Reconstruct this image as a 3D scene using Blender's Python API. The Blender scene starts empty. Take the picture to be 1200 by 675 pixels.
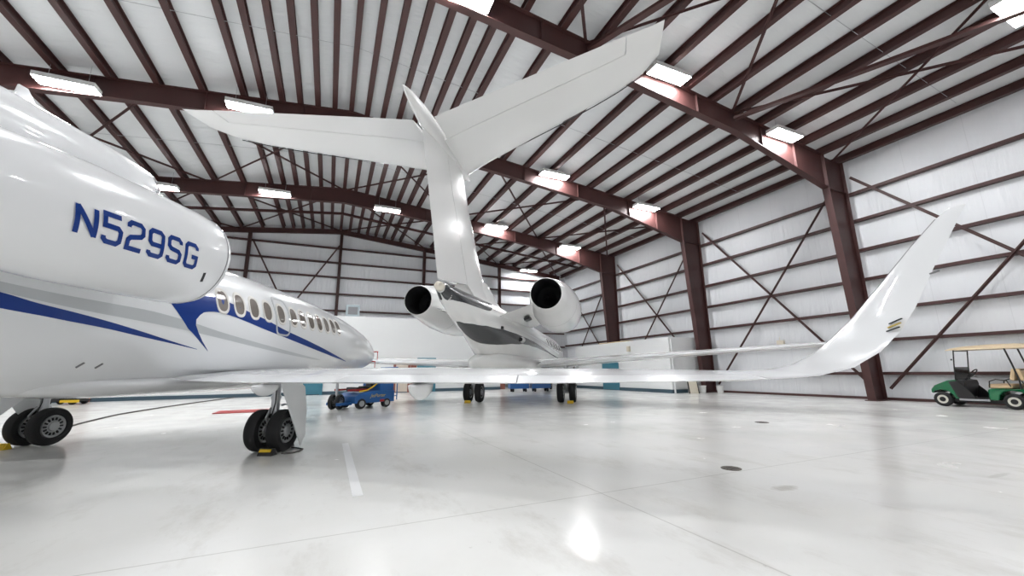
EXPOSURE = 0.86
import bpy, math, random, bisect
from mathutils import Vector, Matrix
random.seed(7)
S = bpy.context.scene
COL = S.collection
PI = math.pi
def R(d): return math.radians(d)
def lerp(a, b, t): return a + (b - a) * t
# ------------------------------------------------------------------ materials
def mat(name, col, rough=.5, metal=0., coat=0., coat_rough=.05, noise=.04, nscale=6., bump=0., bscale=30., stretch=(1, 1, 1), spec=.5, emit=0., trans=0., rvar=.0):
    m = bpy.data.materials.new(name); m.use_nodes = True
    nt = m.node_tree; N = nt.nodes; L = nt.links
    b = N['Principled BSDF']
    b.inputs['Roughness'].default_value = rough
    b.inputs['Metallic'].default_value = metal
    b.inputs['Coat Weight'].default_value = coat
    b.inputs['Coat Roughness'].default_value = coat_rough
    b.inputs['Specular IOR Level'].default_value = spec
    b.inputs['Transmission Weight'].default_value = trans
    tc = N.new('ShaderNodeTexCoord'); mp = N.new('ShaderNodeMapping')
    mp.inputs['Scale'].default_value = stretch
    L.new(tc.outputs['Object'], mp.inputs['Vector'])
    nz = N.new('ShaderNodeTexNoise'); nz.inputs['Scale'].default_value = nscale; nz.inputs['Detail'].default_value = 4
    L.new(mp.outputs['Vector'], nz.inputs['Vector'])
    mx = N.new('ShaderNodeMix'); mx.data_type = 'RGBA'
    mx.inputs['A'].default_value = (*[max(0, c * (1 - noise)) for c in col], 1)
    mx.inputs['B'].default_value = (*[min(1, c * (1 + noise)) for c in col], 1)
    L.new(nz.outputs['Fac'], mx.inputs['Factor'])
    L.new(mx.outputs['Result'], b.inputs['Base Color'])
    if rvar:
        mr = N.new('ShaderNodeMapRange'); mr.inputs['To Min'].default_value = max(0, rough - rvar); mr.inputs['To Max'].default_value = rough + rvar
        L.new(nz.outputs['Fac'], mr.inputs['Value']); L.new(mr.outputs['Result'], b.inputs['Roughness'])
    if bump:
        n2 = N.new('ShaderNodeTexNoise'); n2.inputs['Scale'].default_value = bscale; n2.inputs['Detail'].default_value = 3
        L.new(mp.outputs['Vector'], n2.inputs['Vector'])
        bp = N.new('ShaderNodeBump'); bp.inputs['Strength'].default_value = bump; bp.inputs['Distance'].default_value = .05
        L.new(n2.outputs['Fac'], bp.inputs['Height']); L.new(bp.outputs['Normal'], b.inputs['Normal'])
    if emit:
        b.inputs['Emission Color'].default_value = (*col, 1); b.inputs['Emission Strength'].default_value = emit
    return m

M = {}
M['steel'] = mat('maroon_primer_steel', (.062, .0225, .0205), .5, noise=.22, nscale=3, rvar=.1)
M['paint'] = mat('aircraft_white_paint', (.82, .83, .84), .22, coat=.6, coat_rough=.04, noise=.012, nscale=1.5)
M['paint2'] = mat('jet_white_paint', (.80, .80, .79), .25, coat=.5, coat_rough=.05, noise=.015, nscale=1.5)
M['panel'] = mat('control_surface_white', (.78, .79, .80), .28, coat=.4, noise=.012)
M['blue'] = mat('royal_blue_stripe', (.001, .032, .215), .3, spec=.3, noise=.04)
M['silver'] = mat('silver_grey_stripe', (.52, .54, .55), .3, coat=.4, noise=.03)
M['char'] = mat('charcoal_stripe', (.030, .033, .037), .25, coat=.15, noise=.05)
M['seam'] = mat('panel_seam_grey', (.22, .22, .23), .6)
M['black'] = mat('black_soot', (.008, .008, .009), .7)
M['fan'] = mat('dark_engine_metal', (.06, .06, .065), .4, .8)
M['metal'] = mat('bare_metal', (.55, .56, .58), .3, .9, noise=.08)
M['lipmetal'] = mat('polished_inlet_lip', (.75, .76, .78), .2, .8)
M['tyre'] = mat('black_rubber', (.012, .012, .013), .75, bump=.15, bscale=60)
M['rim'] = mat('silver_wheel_hub', (.42, .43, .44), .38, .5, noise=.08)
M['pane'] = mat('cabin_glass', (.20, .175, .155), .12, coat=.5, noise=.2, nscale=2)
M['winframe'] = mat('window_surround', (.70, .68, .64), .35)
M['lens'] = mat('lamp_lens', (.75, .70, .60), .1, coat=.8)
M['yellow'] = mat('yellow_paint', (.75, .50, .02), .5)
M['red'] = mat('red_paint', (.38, .022, .022), .5)
M['cable'] = mat('dark_cable', (.07, .06, .055), .7)
M['green'] = mat('cart_green_gloss', (.0, .135, .045), .18, coat=.8, noise=.05)
M['tan'] = mat('tan_vinyl', (.62, .45, .27), .5, noise=.05)
M['tanroof'] = mat('beige_plastic', (.62, .49, .32), .45, noise=.04)
M['plastic'] = mat('black_plastic', (.015, .015, .016), .45)
M['tint'] = mat('smoked_windshield', (.05, .055, .05), .15, noise=.1)
M['hub'] = mat('white_hubcap', (.7, .68, .6), .4)
M['tugblue'] = mat('tug_blue', (.012, .11, .36), .35, coat=.3, noise=.08)
M['gold'] = mat('gold_lettering', (.62, .47, .10), .5)
M['office'] = mat('office_white_panel', (.80, .81, .81), .55, noise=.01)
M['navy'] = mat('slate_base_strip', (.05, .09, .12), .6)
M['teal'] = mat('teal_door_paint', (.045, .19, .26), .5, noise=.06)
M['brown'] = mat('red_brown_wood', (.24, .075, .05), .55, noise=.15, nscale=4, stretch=(1, 1, .2))
M['pale'] = mat('pale_door_panel', (.66, .58, .50), .6)
M['greydoor'] = mat('grey_roller_door', (.30, .31, .31), .6)
M['wood'] = mat('raw_plank', (.60, .47, .28), .7, noise=.15, nscale=5, stretch=(.2, 3, 3))
M['heater'] = mat('grey_blue_unit', (.42, .49, .52), .5)
M['bucket'] = mat('white_bucket', (.78, .78, .76), .45)
M['beige'] = mat('beige_box', (.72, .66, .54), .6)
M['line'] = mat('white_floor_dash', (.92, .92, .92), .25, noise=.01)
M['drain'] = mat('cast_drain', (.10, .085, .07), .6, .3)
M['fixture'] = mat('fixture_housing', (.75, .75, .74), .4)
M['lamp'] = mat('lit_diffuser', (.97, .985, 1.), .5, emit=70., noise=0)

def wall_mat(name, base, axis, gloss):
    # white vinyl faced insulation: faint seams and wrinkles
    m = bpy.data.materials.new(name); m.use_nodes = True
    nt = m.node_tree; N = nt.nodes; L = nt.links; b = N['Principled BSDF']
    b.inputs['Roughness'].default_value = gloss
    tc = N.new('ShaderNodeTexCoord'); sx = N.new('ShaderNodeSeparateXYZ'); L.new(tc.outputs['Object'], sx.inputs[0])
    d = N.new('ShaderNodeMath'); d.operation = 'DIVIDE'; d.inputs[1].default_value = 1.83; L.new(sx.outputs[axis], d.inputs[0])
    f = N.new('ShaderNodeMath'); f.operation = 'FRACT'; L.new(d.outputs[0], f.inputs[0])
    c = N.new('ShaderNodeMath'); c.operation = 'LESS_THAN'; c.inputs[1].default_value = -1. if name == 'ceiling_liner' else .010; L.new(f.outputs[0], c.inputs[0])
    nz = N.new('ShaderNodeTexNoise'); nz.inputs['Scale'].default_value = .9; nz.inputs['Detail'].default_value = 5
    L.new(tc.outputs['Object'], nz.inputs['Vector'])
    mx = N.new('ShaderNodeMix'); mx.data_type = 'RGBA'
    mx.inputs['A'].default_value = (*[x * .965 for x in base], 1); mx.inputs['B'].default_value = (*[min(1, x * 1.03) for x in base], 1)
    L.new(nz.outputs['Fac'], mx.inputs['Factor'])
    m2 = N.new('ShaderNodeMix'); m2.data_type = 'RGBA'; L.new(c.outputs[0], m2.inputs['Factor'])
    L.new(mx.outputs['Result'], m2.inputs['A']); m2.inputs['B'].default_value = (*[x * .90 for x in base], 1)
    L.new(m2.outputs['Result'], b.inputs['Base Color'])
    mp = N.new('ShaderNodeMapping'); L.new(tc.outputs['Object'], mp.inputs['Vector'])
    mp.inputs['Scale'].default_value = {0: (3.5, 1, .5), 1: (1, 3.5, .5)}[axis] if name != 'ceiling_liner' else (.5, 2.8, 1)
    n2 = N.new('ShaderNodeTexNoise'); n2.inputs['Scale'].default_value = 1.4; n2.inputs['Detail'].default_value = 4; L.new(mp.outputs['Vector'], n2.inputs['Vector'])
    bp = N.new('ShaderNodeBump'); bp.inputs['Strength'].default_value = .6; bp.inputs['Distance'].default_value = .08
    L.new(n2.outputs['Fac'], bp.inputs['Height']); L.new(bp.outputs['Normal'], b.inputs['Normal'])
    return m
M['wall_y'] = wall_mat('wall_liner_side', (.80, .815, .84), 1, .42)
M['wall_x'] = wall_mat('wall_liner_end', (.80, .815, .84), 0, .42)
M['ceil'] = wall_mat('ceiling_liner', (.80, .82, .83), 1, .38)

def floor_mat():
    m = bpy.data.materials.new('white_epoxy_floor'); m.use_nodes = True
    nt = m.node_tree; N = nt.nodes; L = nt.links; b = N['Principled BSDF']
    tc = N.new('ShaderNodeTexCoord')
    def noise(scale, detail, sc=(1, 1, 1), rough=.55):
        mp = N.new('ShaderNodeMapping'); mp.inputs['Scale'].default_value = sc; L.new(tc.outputs['Object'], mp.inputs['Vector'])
        n = N.new('ShaderNodeTexNoise'); n.inputs['Scale'].default_value = scale; n.inputs['Detail'].default_value = detail; n.inputs['Roughness'].default_value = rough
        L.new(mp.outputs['Vector'], n.inputs['Vector']); return n.outputs['Fac']
    def rng(v, a, b_, c=0., d=1.):
        r = N.new('ShaderNodeMapRange'); r.inputs['From Min'].default_value = a; r.inputs['From Max'].default_value = b_
        r.inputs['To Min'].default_value = c; r.inputs['To Max'].default_value = d; L.new(v, r.inputs['Value']); return r.outputs['Result']
    def mix(f, a, bcol):
        x = N.new('ShaderNodeMix'); x.data_type = 'RGBA'; L.new(f, x.inputs['Factor'])
        if isinstance(a, tuple): x.inputs['A'].default_value = (*a, 1)
        else: L.new(a, x.inputs['A'])
        x.inputs['B'].default_value = (*bcol, 1); return x.outputs['Result']
    def math2(op, a, b_):
        x = N.new('ShaderNodeMath'); x.operation = op
        for i, v in enumerate((a, b_)):
            if isinstance(v, (int, float)): x.inputs[i].default_value = v
            else: L.new(v, x.inputs[i])
        return x.outputs[0]
    c = mix(rng(noise(.55, 5), .35, .7), (.84, .836, .815), (.73, .723, .69))
    c = mix(rng(noise(1.3, 8, (1, .4, 1), .72), .52, .74, 0, .6), c, (.52, .49, .44))
    c = mix(rng(noise(6, 7, (1, .5, 1), .78), .645, .74, 0, .7), c, (.30, .27, .24))
    # saw-cut joints
    sx = N.new('ShaderNodeSeparateXYZ'); L.new(tc.outputs['Object'], sx.inputs[0])
    for k, off, per in ((0, 2.75, 7.9), (1, 3.9, 7.9)):
        v = math2('ABSOLUTE', math2('SUBTRACT', math2('PINGPONG', math2('SUBTRACT', sx.outputs[k], off), per / 2), 0), 0)
        ln = math2('MULTIPLY', math2('LESS_THAN', v, .008), .35)
        c = mix(ln, c, (.25, .23, .2))
    # worn patch beside the drain
    for (px, py, rx, ry, amt) in ((4.65, 3.17, .2, .1, .55), (7.4, 2.4, .3, .05, .3)):
        d = math2('ADD', math2('POWER', math2('DIVIDE', math2('SUBTRACT', sx.outputs[0], px), rx), 2.), math2('POWER', math2('DIVIDE', math2('SUBTRACT', sx.outputs[1], py), ry), 2.))
        d = math2('ADD', d, math2('MULTIPLY', noise(14, 6), 1.6))
        c = mix(rng(d, 1.0, 1.9, amt, 0), c, (.40, .36, .31))
    L.new(c, b.inputs['Base Color'])
    L.new(rng(noise(1.1, 6), .3, .75, .15, .29), b.inputs['Roughness'])
    b.inputs['Specular IOR Level'].default_value = .5
    b.inputs['Coat Weight'].default_value = .08; b.inputs['Coat Roughness'].default_value = .12
    bp = N.new('ShaderNodeBump'); bp.inputs['Strength'].default_value = .05; bp.inputs['Distance'].default_value = .02
    L.new(noise(2.2, 3), bp.inputs['Height']); L.new(bp.outputs['Normal'], b.inputs['Normal'])
    return m
M['floor'] = floor_mat()

# ------------------------------------------------------------------ mesh builder
class MB:
    def __init__(s): s.v = []; s.f = []
    def add(s, vs, fs):
        k = len(s.v); s.v += [tuple(p) for p in vs]; s.f += [tuple(i + k for i in f) for f in fs]
    def box(s, c, d, rot=None, taper=None):
        vs = []
        for z in (-.5, .5):
            for x, y in ((-.5, -.5), (.5, -.5), (.5, .5), (-.5, .5)):
                t = taper if (taper and z > 0) else 1
                p = Vector((x * d[0] * t, y * d[1] * t, z * d[2]))
                if rot is not None: p = rot @ p
                vs.append(p + Vector(c))
        s.add(vs, [(3, 2, 1, 0), (4, 5, 6, 7), (0, 1, 5, 4), (1, 2, 6, 5), (2, 3, 7, 6), (3, 0, 4, 7)])
        return s
    def bar(s, p, q, w, hgt, up=(0, 0, 1)):
        p = Vector(p); q = Vector(q); d = (q - p).normalized(); u = Vector(up)
        if abs(d.dot(u)) > .98: u = Vector((1, 0, 0))
        a = d.cross(u).normalized() * (w / 2); b = a.cross(d).normalized() * (hgt / 2)
        vs = [e + x for e in (p, q) for x in (-a - b, a - b, a + b, -a + b)]
        s.add(vs, [(3, 2, 1, 0), (4, 5, 6, 7), (0, 1, 5, 4), (1, 2, 6, 5), (2, 3, 7, 6), (3, 0, 4, 7)])
        return s
    def loft(s, rings, closed=True, cap=True):
        n = len(rings[0]); k = len(s.v)
        for r in rings: s.v += [tuple(p) for p in r]
        for i in range(len(rings) - 1):
            for j in range(n if closed else n - 1):
                a = k + i * n + j; b = k + i * n + (j + 1) % n
                s.f.append((a, b, b + n, a + n))
        if cap:
            s.f.append(tuple(range(k + n - 1, k - 1, -1)))
            s.f.append(tuple(range(k + (len(rings) - 1) * n, k + len(rings) * n)))
        return s
    def tube(s, pts, r, n=8, cap=True):
        pts = [Vector(p) for p in pts]; rings = []
        u = None
        for i, p in enumerate(pts):
            d = (pts[min(i + 1, len(pts) - 1)] - pts[max(i - 1, 0)]).normalized()
            if u is None:
                u = Vector((0, 0, 1)) if abs(d.z) < .9 else Vector((1, 0, 0))
            a = d.cross(u).normalized(); u = a.cross(d).normalized()
            rr = r[i] if isinstance(r, (list, tuple)) else r
            rings.append([p + (a * math.cos(t) + u * math.sin(t)) * rr for t in [2 * PI * j / n for j in range(n)]])
        return s.loft(rings, True, cap)
    def lathe(s, prof, org=(0, 0, 0), ax='y', n=32, cap=False):
        # prof: (along axis, radius)
        rings = []
        for a, r in prof:
            ring = []
            for j in range(n):
                t = 2 * PI * j / n; c, q = math.cos(t) * r, math.sin(t) * r
                p = {'x': (a, c, q), 'y': (c, a, q), 'z': (c, q, a)}[ax]
                ring.append((p[0] + org[0], p[1] + org[1], p[2] + org[2]))
            rings.append(ring)
        return s.loft(rings, True, cap)
    def prism(s, poly, axis, a, b):
        # polygon in the other two axes, extruded from a to b along axis
        def mk(u, v, w): return {'x': (w, u, v), 'y': (u, w, v), 'z': (u, v, w)}[axis]
        n = len(poly)
        s.add([mk(u, v, a) for u, v in poly] + [mk(u, v, b) for u, v in poly],
              [tuple(range(n - 1, -1, -1)), tuple(range(n, 2 * n))] + [(i, (i + 1) % n, (i + 1) % n + n, i + n) for i in range(n)])
        return s
    def mirror(s):
        o = MB(); o.v = [(-x, y, z) for x, y, z in s.v]; o.f = [tuple(reversed(f)) for f in s.f]; return o
    def build(s, name, material, parent=None, smooth=35, bevel=0., seg=2):
        me = bpy.data.meshes.new(name); me.from_pydata(s.v, [], s.f); me.update()
        import bmesh
        bm = bmesh.new(); bm.from_mesh(me); bmesh.ops.recalc_face_normals(bm, faces=bm.faces); bm.to_mesh(me); bm.free()
        me.materials.append(material)
        if smooth:
            me.polygons.foreach_set('use_smooth', [True] * len(me.polygons)); me.set_sharp_from_angle(angle=R(smooth))
        o = bpy.data.objects.new(name, me); COL.objects.link(o)
        if parent: o.parent = parent
        if bevel:
            md = o.modifiers.new('bevel', 'BEVEL'); md.width = bevel; md.segments = seg; md.limit_method = 'ANGLE'; md.angle_limit = R(40)
        return o
def tag(o, label=None, cat=None, group=None, kind=None):
    if label: o['label'] = label
    if cat: o['category'] = cat
    if group: o['group'] = group
    if kind: o['kind'] = kind
    return o
def thing(name, label, cat, loc=(0, 0, 0), rz=0., group=None, kind=None):
    o = bpy.data.objects.new(name, None); o.empty_display_size = .3; COL.objects.link(o)
    o.location = loc; o.rotation_euler = (0, 0, rz); return tag(o, label, cat, group, kind)
def struct(mb, name, m, label, cat, group=None, **k):
    return tag(mb.build(name, m, **k), label, cat, group, 'structure')
ORD = ['first', 'second', 'third', 'fourth', 'fifth', 'sixth', 'seventh', 'eighth', 'ninth', 'tenth', 'eleventh', 'twelfth', 'thirteenth', 'fourteenth', 'fifteenth', 'sixteenth', 'seventeenth', 'eighteenth', 'nineteenth', 'twentieth', 'twenty-first', 'twenty-second']

# ------------------------------------------------------------------ the hangar
WR, WL, YB, YF = 20.7, -20.5, 33.6, -15.0
RX = .1
FR = (9.3, 17.2, 25.4, 33.3)          # main frames in view
FRONT = (1.2, -6.9)                   # frames behind the viewer
def ztop(x): return 12.42 - .108 * abs(x - RX)      # top of the rafters
def zceil(x): return ztop(x) + .33
struct(MB().box((.1, (YB + YF) / 2, -.15), (WR - WL + .4, YB - YF + .4, .3)), 'floor', M['floor'], 'glossy white epoxy hangar floor with wear marks', 'floor', smooth=0)
c = MB()
for x0, x1 in ((WL, RX), (RX, WR)):
    v = [(x0, YF, zceil(x0)), (x1, YF, zceil(x1)), (x1, YB, zceil(x1)), (x0, YB, zceil(x0))]
    c.add(v + [(a, b, z + .1) for a, b, z in v], [(0, 1, 2, 3), (7, 6, 5, 4), (0, 4, 5, 1), (1, 5, 6, 2), (2, 6, 7, 3), (3, 7, 4, 0)])
struct(c, 'ceiling', M['ceil'], 'white insulated pitched ceiling between the maroon purlins', 'ceiling', smooth=0)
struct(MB().box((WR + .1, (YB + YF) / 2, 5.45), (.2, YB - YF, 10.9)), 'wall_right', M['wall_y'], 'white insulated side wall with maroon girts behind golf cart', 'wall', smooth=0)
struct(MB().box((WL - .1, (YB + YF) / 2, 5.45), (.2, YB - YF, 10.9)), 'wall_left', M['wall_y'], 'white insulated side wall hidden behind the blue striped jet', 'wall', smooth=0)
gable = [(WL, 0), (WR, 0), (WR, zceil(WR)), (RX, zceil(RX)), (WL, zceil(WL))]
struct(MB().prism(gable, 'y', YB, YB + .2), 'wall_back', M['wall_x'], 'white insulated gable end wall above the offices', 'wall', smooth=0)
struct(MB().prism(gable, 'y', YF - .2, YF), 'wall_front', M['wall_x'], 'white gable wall behind the viewer', 'wall', smooth=0)

def beam_I(mb, top, bot, y, fl=.26, th=.025, web=.02):
    # plate girder in the XZ plane between two edge polylines (equal lengths)
    n = len(top)
    poly = top + bot[::-1]
    for yy in (y - web / 2, y + web / 2):
        mb.add([(px, yy, pz) for px, pz in poly], [tuple(range(2 * n))] if yy < y else [tuple(range(2 * n - 1, -1, -1))])
    for line in (top, bot):
        for a, b in zip(line[:-1], line[1:]):
            mb.bar((a[0], y, a[1]), (b[0], y, b[1]), th, fl, up=(0, 1, 0))
names = ['nearest', 'second', 'third']
def knee(sgn): return 18.95
for i, y in enumerate(FRONT[::-1] + FR[:3]):
    inview = y > 5
    k = FR.index(y) if inview else None
    mb = MB()
    right_top = [(x, ztop(x)) for x in (RX, 7, 13.6, 18.95)]
    right_bot = [(RX, 11.52), (7, 10.92), (13.6, 10.16), (18.95, 8.84)]
    left_top = [(2 * RX - x, z) for x, z in right_top]; left_bot = [(2 * RX - x, z) for x, z in right_bot]
    beam_I(mb, right_top, right_bot, y); beam_I(mb, left_top[::-1], left_bot[::-1], y)
    for sx in (1, -1):
        for x in (1.9, 5.2, 8.4, 11.6, 15, 17):
            zb = lerp(11.52, 10.92, (x - RX) / 6.9) if x < 7 else (lerp(10.92, 10.16, (x - 7) / 6.6) if x < 13.6 else lerp(10.16, 8.84, (x - 13.6) / 5.35))
            mb.box((RX + sx * (x - RX), y, (zb + ztop(x)) / 2), (.012, .2, ztop(x) - zb - .04))
    if inview: lab = ['maroon steel roof rafter nearest the viewer, above golf cart side', 'maroon steel roof rafter second from the viewer, behind the tail fin top', 'maroon steel roof rafter third from the viewer, beyond the tail fin'][k]
    else: lab = 'maroon steel roof rafter behind the viewer'
    struct(mb, 'roof_rafter', M['steel'], lab, 'roof beam', 'main roof rafters' if inview else 'rafters behind the viewer', smooth=0)
    for sx, side in ((1, 'right'), (-1, 'left')):
        mb = MB()
        xo = 20.3
        out = [(20.3, .02), (20.3, 8.8), (20.3, ztop(20.3))]; inn = [(19.5, .02), (18.95, 8.8), (18.95, ztop(18.95))]
        if sx < 0: out = [(2 * RX - x, z) for x, z in out]; inn = [(2 * RX - x, z) for x, z in inn]
        beam_I(mb, out, inn, y, .28)
        mb.box((RX + sx * (19.9 - RX), y, .015), (1.0, .4, .03))
        mb.box((RX + sx * (19.62 - RX), y, 8.8), (1.3, .24, .025))
        if inview: lab = 'maroon tapered steel column on %s, %s' % ('golf cart wall' if sx > 0 else 'the wall behind the blue striped jet', ['nearest the golf cart', 'second from the viewer', 'third from the viewer'][k] if sx > 0 else ['nearest the viewer', 'second from the viewer', 'third from the viewer'][k])
        else: lab = 'maroon tapered steel column behind the viewer'
        struct(mb, 'steel_column', M['steel'], lab, 'column', 'tapered wall columns' if inview else 'columns behind the viewer', smooth=0)
# end wall rafter
mb = MB()
for sx in (1, -1):
    t = [(RX + sx * (x - RX), ztop(x)) for x in (RX, 19.9)]; b_ = [(px, pz - .34) for px, pz in t]
    beam_I(mb, t, b_, 33.3, .2)
struct(mb, 'end_rafter', M['steel'], 'slim maroon rafter along the top of gable end wall', 'roof beam', smooth=0)
# purlins
px = [RX + .655 * k for k in range(-6, 8)]
a = px[0]
while a - 1.33 > WL + .6: a -= 1.33; px.insert(0, a)
a = px[-1]
while a + 1.30 < WR - .4: a += 1.30; px.append(a)
nl = sum(1 for x in px if x < RX - .1); kk = 0
for i, x in enumerate(px):
    mb = MB()
    s_ = .108 if x < RX else -.108
    z0 = ztop(x) + .01
    mb.box((x, (YF + YB) / 2, z0 + .15), (.03, YB - YF, .29))
    mb.box((x, (YF + YB) / 2, z0 + .01), (.19, YB - YF, .02))
    mb.box((x, (YF + YB) / 2, z0 + .285), (.19, YB - YF, .02))
    for e in (-.09, .09): mb.box((x + e, (YF + YB) / 2, z0 + .03), (.012, YB - YF, .05))
    j = i - nl
    lab = 'maroon roof purlin running along the ridge' if j == 0 else 'maroon roof purlin, %s %s of the ridge' % (ORD[abs(j) - 1], 'left' if j < 0 else 'right')
    struct(mb, 'roof_purlin', M['steel'], lab, 'purlin', 'roof purlins', smooth=0)
# sag rods across the purlins
for y in (13.3, 21.3, 29.3, 5.2):
    mb = MB()
    mb.tube([(-19.5, y, ztop(-19.5) + .03), (RX, y, ztop(RX) + .03), (19.5, y, ztop(19.5) + .03)], .009, 6)
    struct(mb, 'sag_rod', M['metal'], 'thin steel rod tying purlins together, %s bay' % {5.2: 'nearest', 13.3: 'second', 21.3: 'third', 29.3: 'farthest'}[y], 'rod', 'sag rods', smooth=40)
# girts
GZ = (1.06, 2.39, 3.64, 4.96, 6.23, 7.55, 8.79)
for k, z in enumerate(GZ):
    for sx in (1, -1):
        x = 20.58 if sx > 0 else -20.38
        mb = MB().box((x, (YF + YB) / 2, z + .03), (.22, YB - YF, .014)).box((x - sx * .11, (YF + YB) / 2, z - .02), (.014, YB - YF, .11)).box((x, (YF + YB) / 2, z - .07), (.22, YB - YF, .014))
        struct(mb, 'wall_girt', M['steel'], 'maroon wall girt on %s, %s from the floor' % ('golf cart wall' if sx > 0 else 'the wall behind the blue striped jet', ORD[k]), 'girt', 'side wall girts', smooth=0)
for k, z in enumerate((3.5, 4.75, 6.0, 7.29, 8.6, 9.75, 10.92)):
    hw = min(20.2, (12.1 - z) / .108)
    mb = MB().box((RX, 33.48, z + .04), (2 * hw, .2, .014)).box((RX, 33.38, z - .01), (2 * hw, .014, .1)).box((RX, 33.48, z - .06), (2 * hw, .2, .014))
    struct(mb, 'wall_girt', M['steel'], 'maroon wall girt on the gable end wall, %s from the roof' % ORD[6 - k], 'girt', 'end wall girts', smooth=0)
for x in (-12.4, -5.9, .2, 6.75, 13.6):
    zt = ztop(x) - .32
    mb = MB().box((x, 33.3, zt / 2), (.2, .02, zt)).box((x - .1, 33.3, zt / 2), (.02, .24, zt)).box((x + .1, 33.3, zt / 2), (.02, .24, zt))
    struct(mb, 'end_wall_post', M['steel'], 'maroon upright post on the gable end wall, %s' % {-12.4: 'far left', -5.9: 'left of the ridge', .2: 'under the ridge', 6.75: 'first right of the ridge', 13.6: 'second right of the ridge'}[x], 'post', 'end wall posts', smooth=0)
def angle_bar(p, q, w=.11):
    mb = MB(); mb.bar(p, q, w, .012); mb.bar(p, q, .012, w); return mb
BR = []
bays = [(.7, 9.3, 'bay beside the golf cart'), (9.3, 17.2, 'bay between nearest two columns'), (17.2, 25.4, 'bay between second and third columns'), (25.4, 33.3, 'farthest bay')]
for y0, y1, nm in bays:
    for a, b_, w in ((.45, 9.5, 'rising away from viewer'), (9.5, .45, 'rising towards viewer')):
        struct(angle_bar((20.38, y0 + .25, a), (20.42, y1 - .25, b_)), 'wall_brace', M['steel'], 'maroon diagonal brace on golf cart wall, %s, %s' % (nm, w), 'brace', 'wall braces', smooth=0)
for a, b_, w in (((-5.7, 10.9), (-1.9, 3.4), 'falling to the right'), ((.1, 11.1), (-4.6, 3.2), 'falling to the left')):
    struct(angle_bar((a[0], 33.25, a[1]), (b_[0], 33.27, b_[1])), 'wall_brace', M['steel'], 'thin maroon diagonal brace on the gable end wall, ' + w, 'brace', 'end wall braces', smooth=0)
nodes = [RX, 6.8, 13.4, 19.6]
for y0, y1, nm in (bays[0], bays[2], bays[3]):
    for sx in (1, -1):
        for i in range(3):
            for (xa, xb) in ((nodes[i], nodes[i + 1]), (nodes[i + 1], nodes[i])):
                A_ = RX + sx * (xa - RX); B_ = RX + sx * (xb - RX)
                struct(angle_bar((A_, y0 + .1, ztop(A_) - .12), (B_, y1 - .1, ztop(B_) - .12), .1), 'roof_brace', M['steel'],
                       'maroon diagonal roof brace under purlins, %s, %s panel %s of ridge, leaning %s' % (nm.replace('bay beside the golf cart', 'nearest bay').replace('bay between second and third columns', 'third bay'), ORD[i], 'right' if sx > 0 else 'left', 'outward' if xb > xa else 'inward'), 'brace', 'roof braces', smooth=0)
for x0 in (6.8, 13.4):
    struct(MB().bar((x0 + .1, 9.2, ztop(x0) - .32), (x0 + 2.9, 1.4, ztop(x0) - .75), .2, .1), 'roof_strut', M['steel'], 'wide maroon roof strut reaching forward from nearest rafter, ' + ('inner one' if x0 < 10 else 'outer one above the golf cart side'), 'strut', 'roof struts', smooth=0)
struct(MB().bar((-19.5, 29.4, ztop(-19.5) - .1), (RX, 29.4, ztop(RX) - .1), .12, .16).bar((RX, 29.4, ztop(RX) - .1), (19.5, 29.4, ztop(19.5) - .1), .12, .16), 'roof_strut', M['steel'], 'maroon cross strut under purlins in front of the gable wall', 'strut', smooth=0)
struct(MB().box((20.55, (YF + YB) / 2, .05), (.1, YB - YF, .1)), 'baseboard_right', M['steel'], 'dark maroon base channel along golf cart wall', 'baseboard', smooth=0)

# ------------------------------------------------------------------ offices
def office_left():
    x0, x1, yf, h = -20.3, 11.7, 28.6, 4.98
    struct(MB().box(((x0 + x1) / 2, (yf + 33.0) / 2, h / 2), (x1 - x0, 33.0 - yf, h)), 'wall_office_back', M['office'], 'plain white office block across the back of the hangar', 'wall', smooth=0)
    struct(MB().box(((x0 + x1) / 2, yf - .02, .1), (x1 - x0, .03, .2)), 'baseboard_back', M['navy'], 'dark slate base strip along the white back office', 'baseboard', smooth=0)
    n = 1
    for (xa, xb, hh, fm, pm, lab) in ((4.05, 5.0, 2.15, 'brown', 'pale', 'red-brown framed pale door in the back office wall'),
                                     (5.62, 6.75, 2.2, None, 'teal', 'teal door in back office wall right of brown door'),
                                     (-11.95, -11.2, 2.1, 'brown', 'brown', 'red-brown door in back office wall beyond the left landing gear'),
                                     (-1.55, -.35, 2.2, None, 'teal', 'teal door in back office wall beyond the right landing gear')):
        fr = MB()
        for xx in (xa, xb): fr.box((xx, yf - .05, hh / 2), (.16, .08, hh))
        fr.box(((xa + xb) / 2, yf - .05, hh), (xb - xa + .16, .08, .16))
        d = struct(fr, 'door_%d' % n, M[fm or 'teal'], lab, 'door', smooth=0)
        MB().box(((xa + xb) / 2, yf - .04, hh / 2), (xb - xa - .1, .05, hh - .1)).build('door_panel', M[pm], d, smooth=0)
        MB().lathe([(-.05, .001), (-.05, .035), (0, .035), (0, .001)], (xb - .2, yf - .1, 1.0), 'y', 12).build('door_handle', M['metal'], d)
        n += 1
    struct(MB().box((5.31, yf - .03, 1.1), (.4, .05, 2.2)), 'trim_1', M['brown'], 'red-brown panel between brown door and teal door', 'trim', smooth=0)
office_left()
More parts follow.
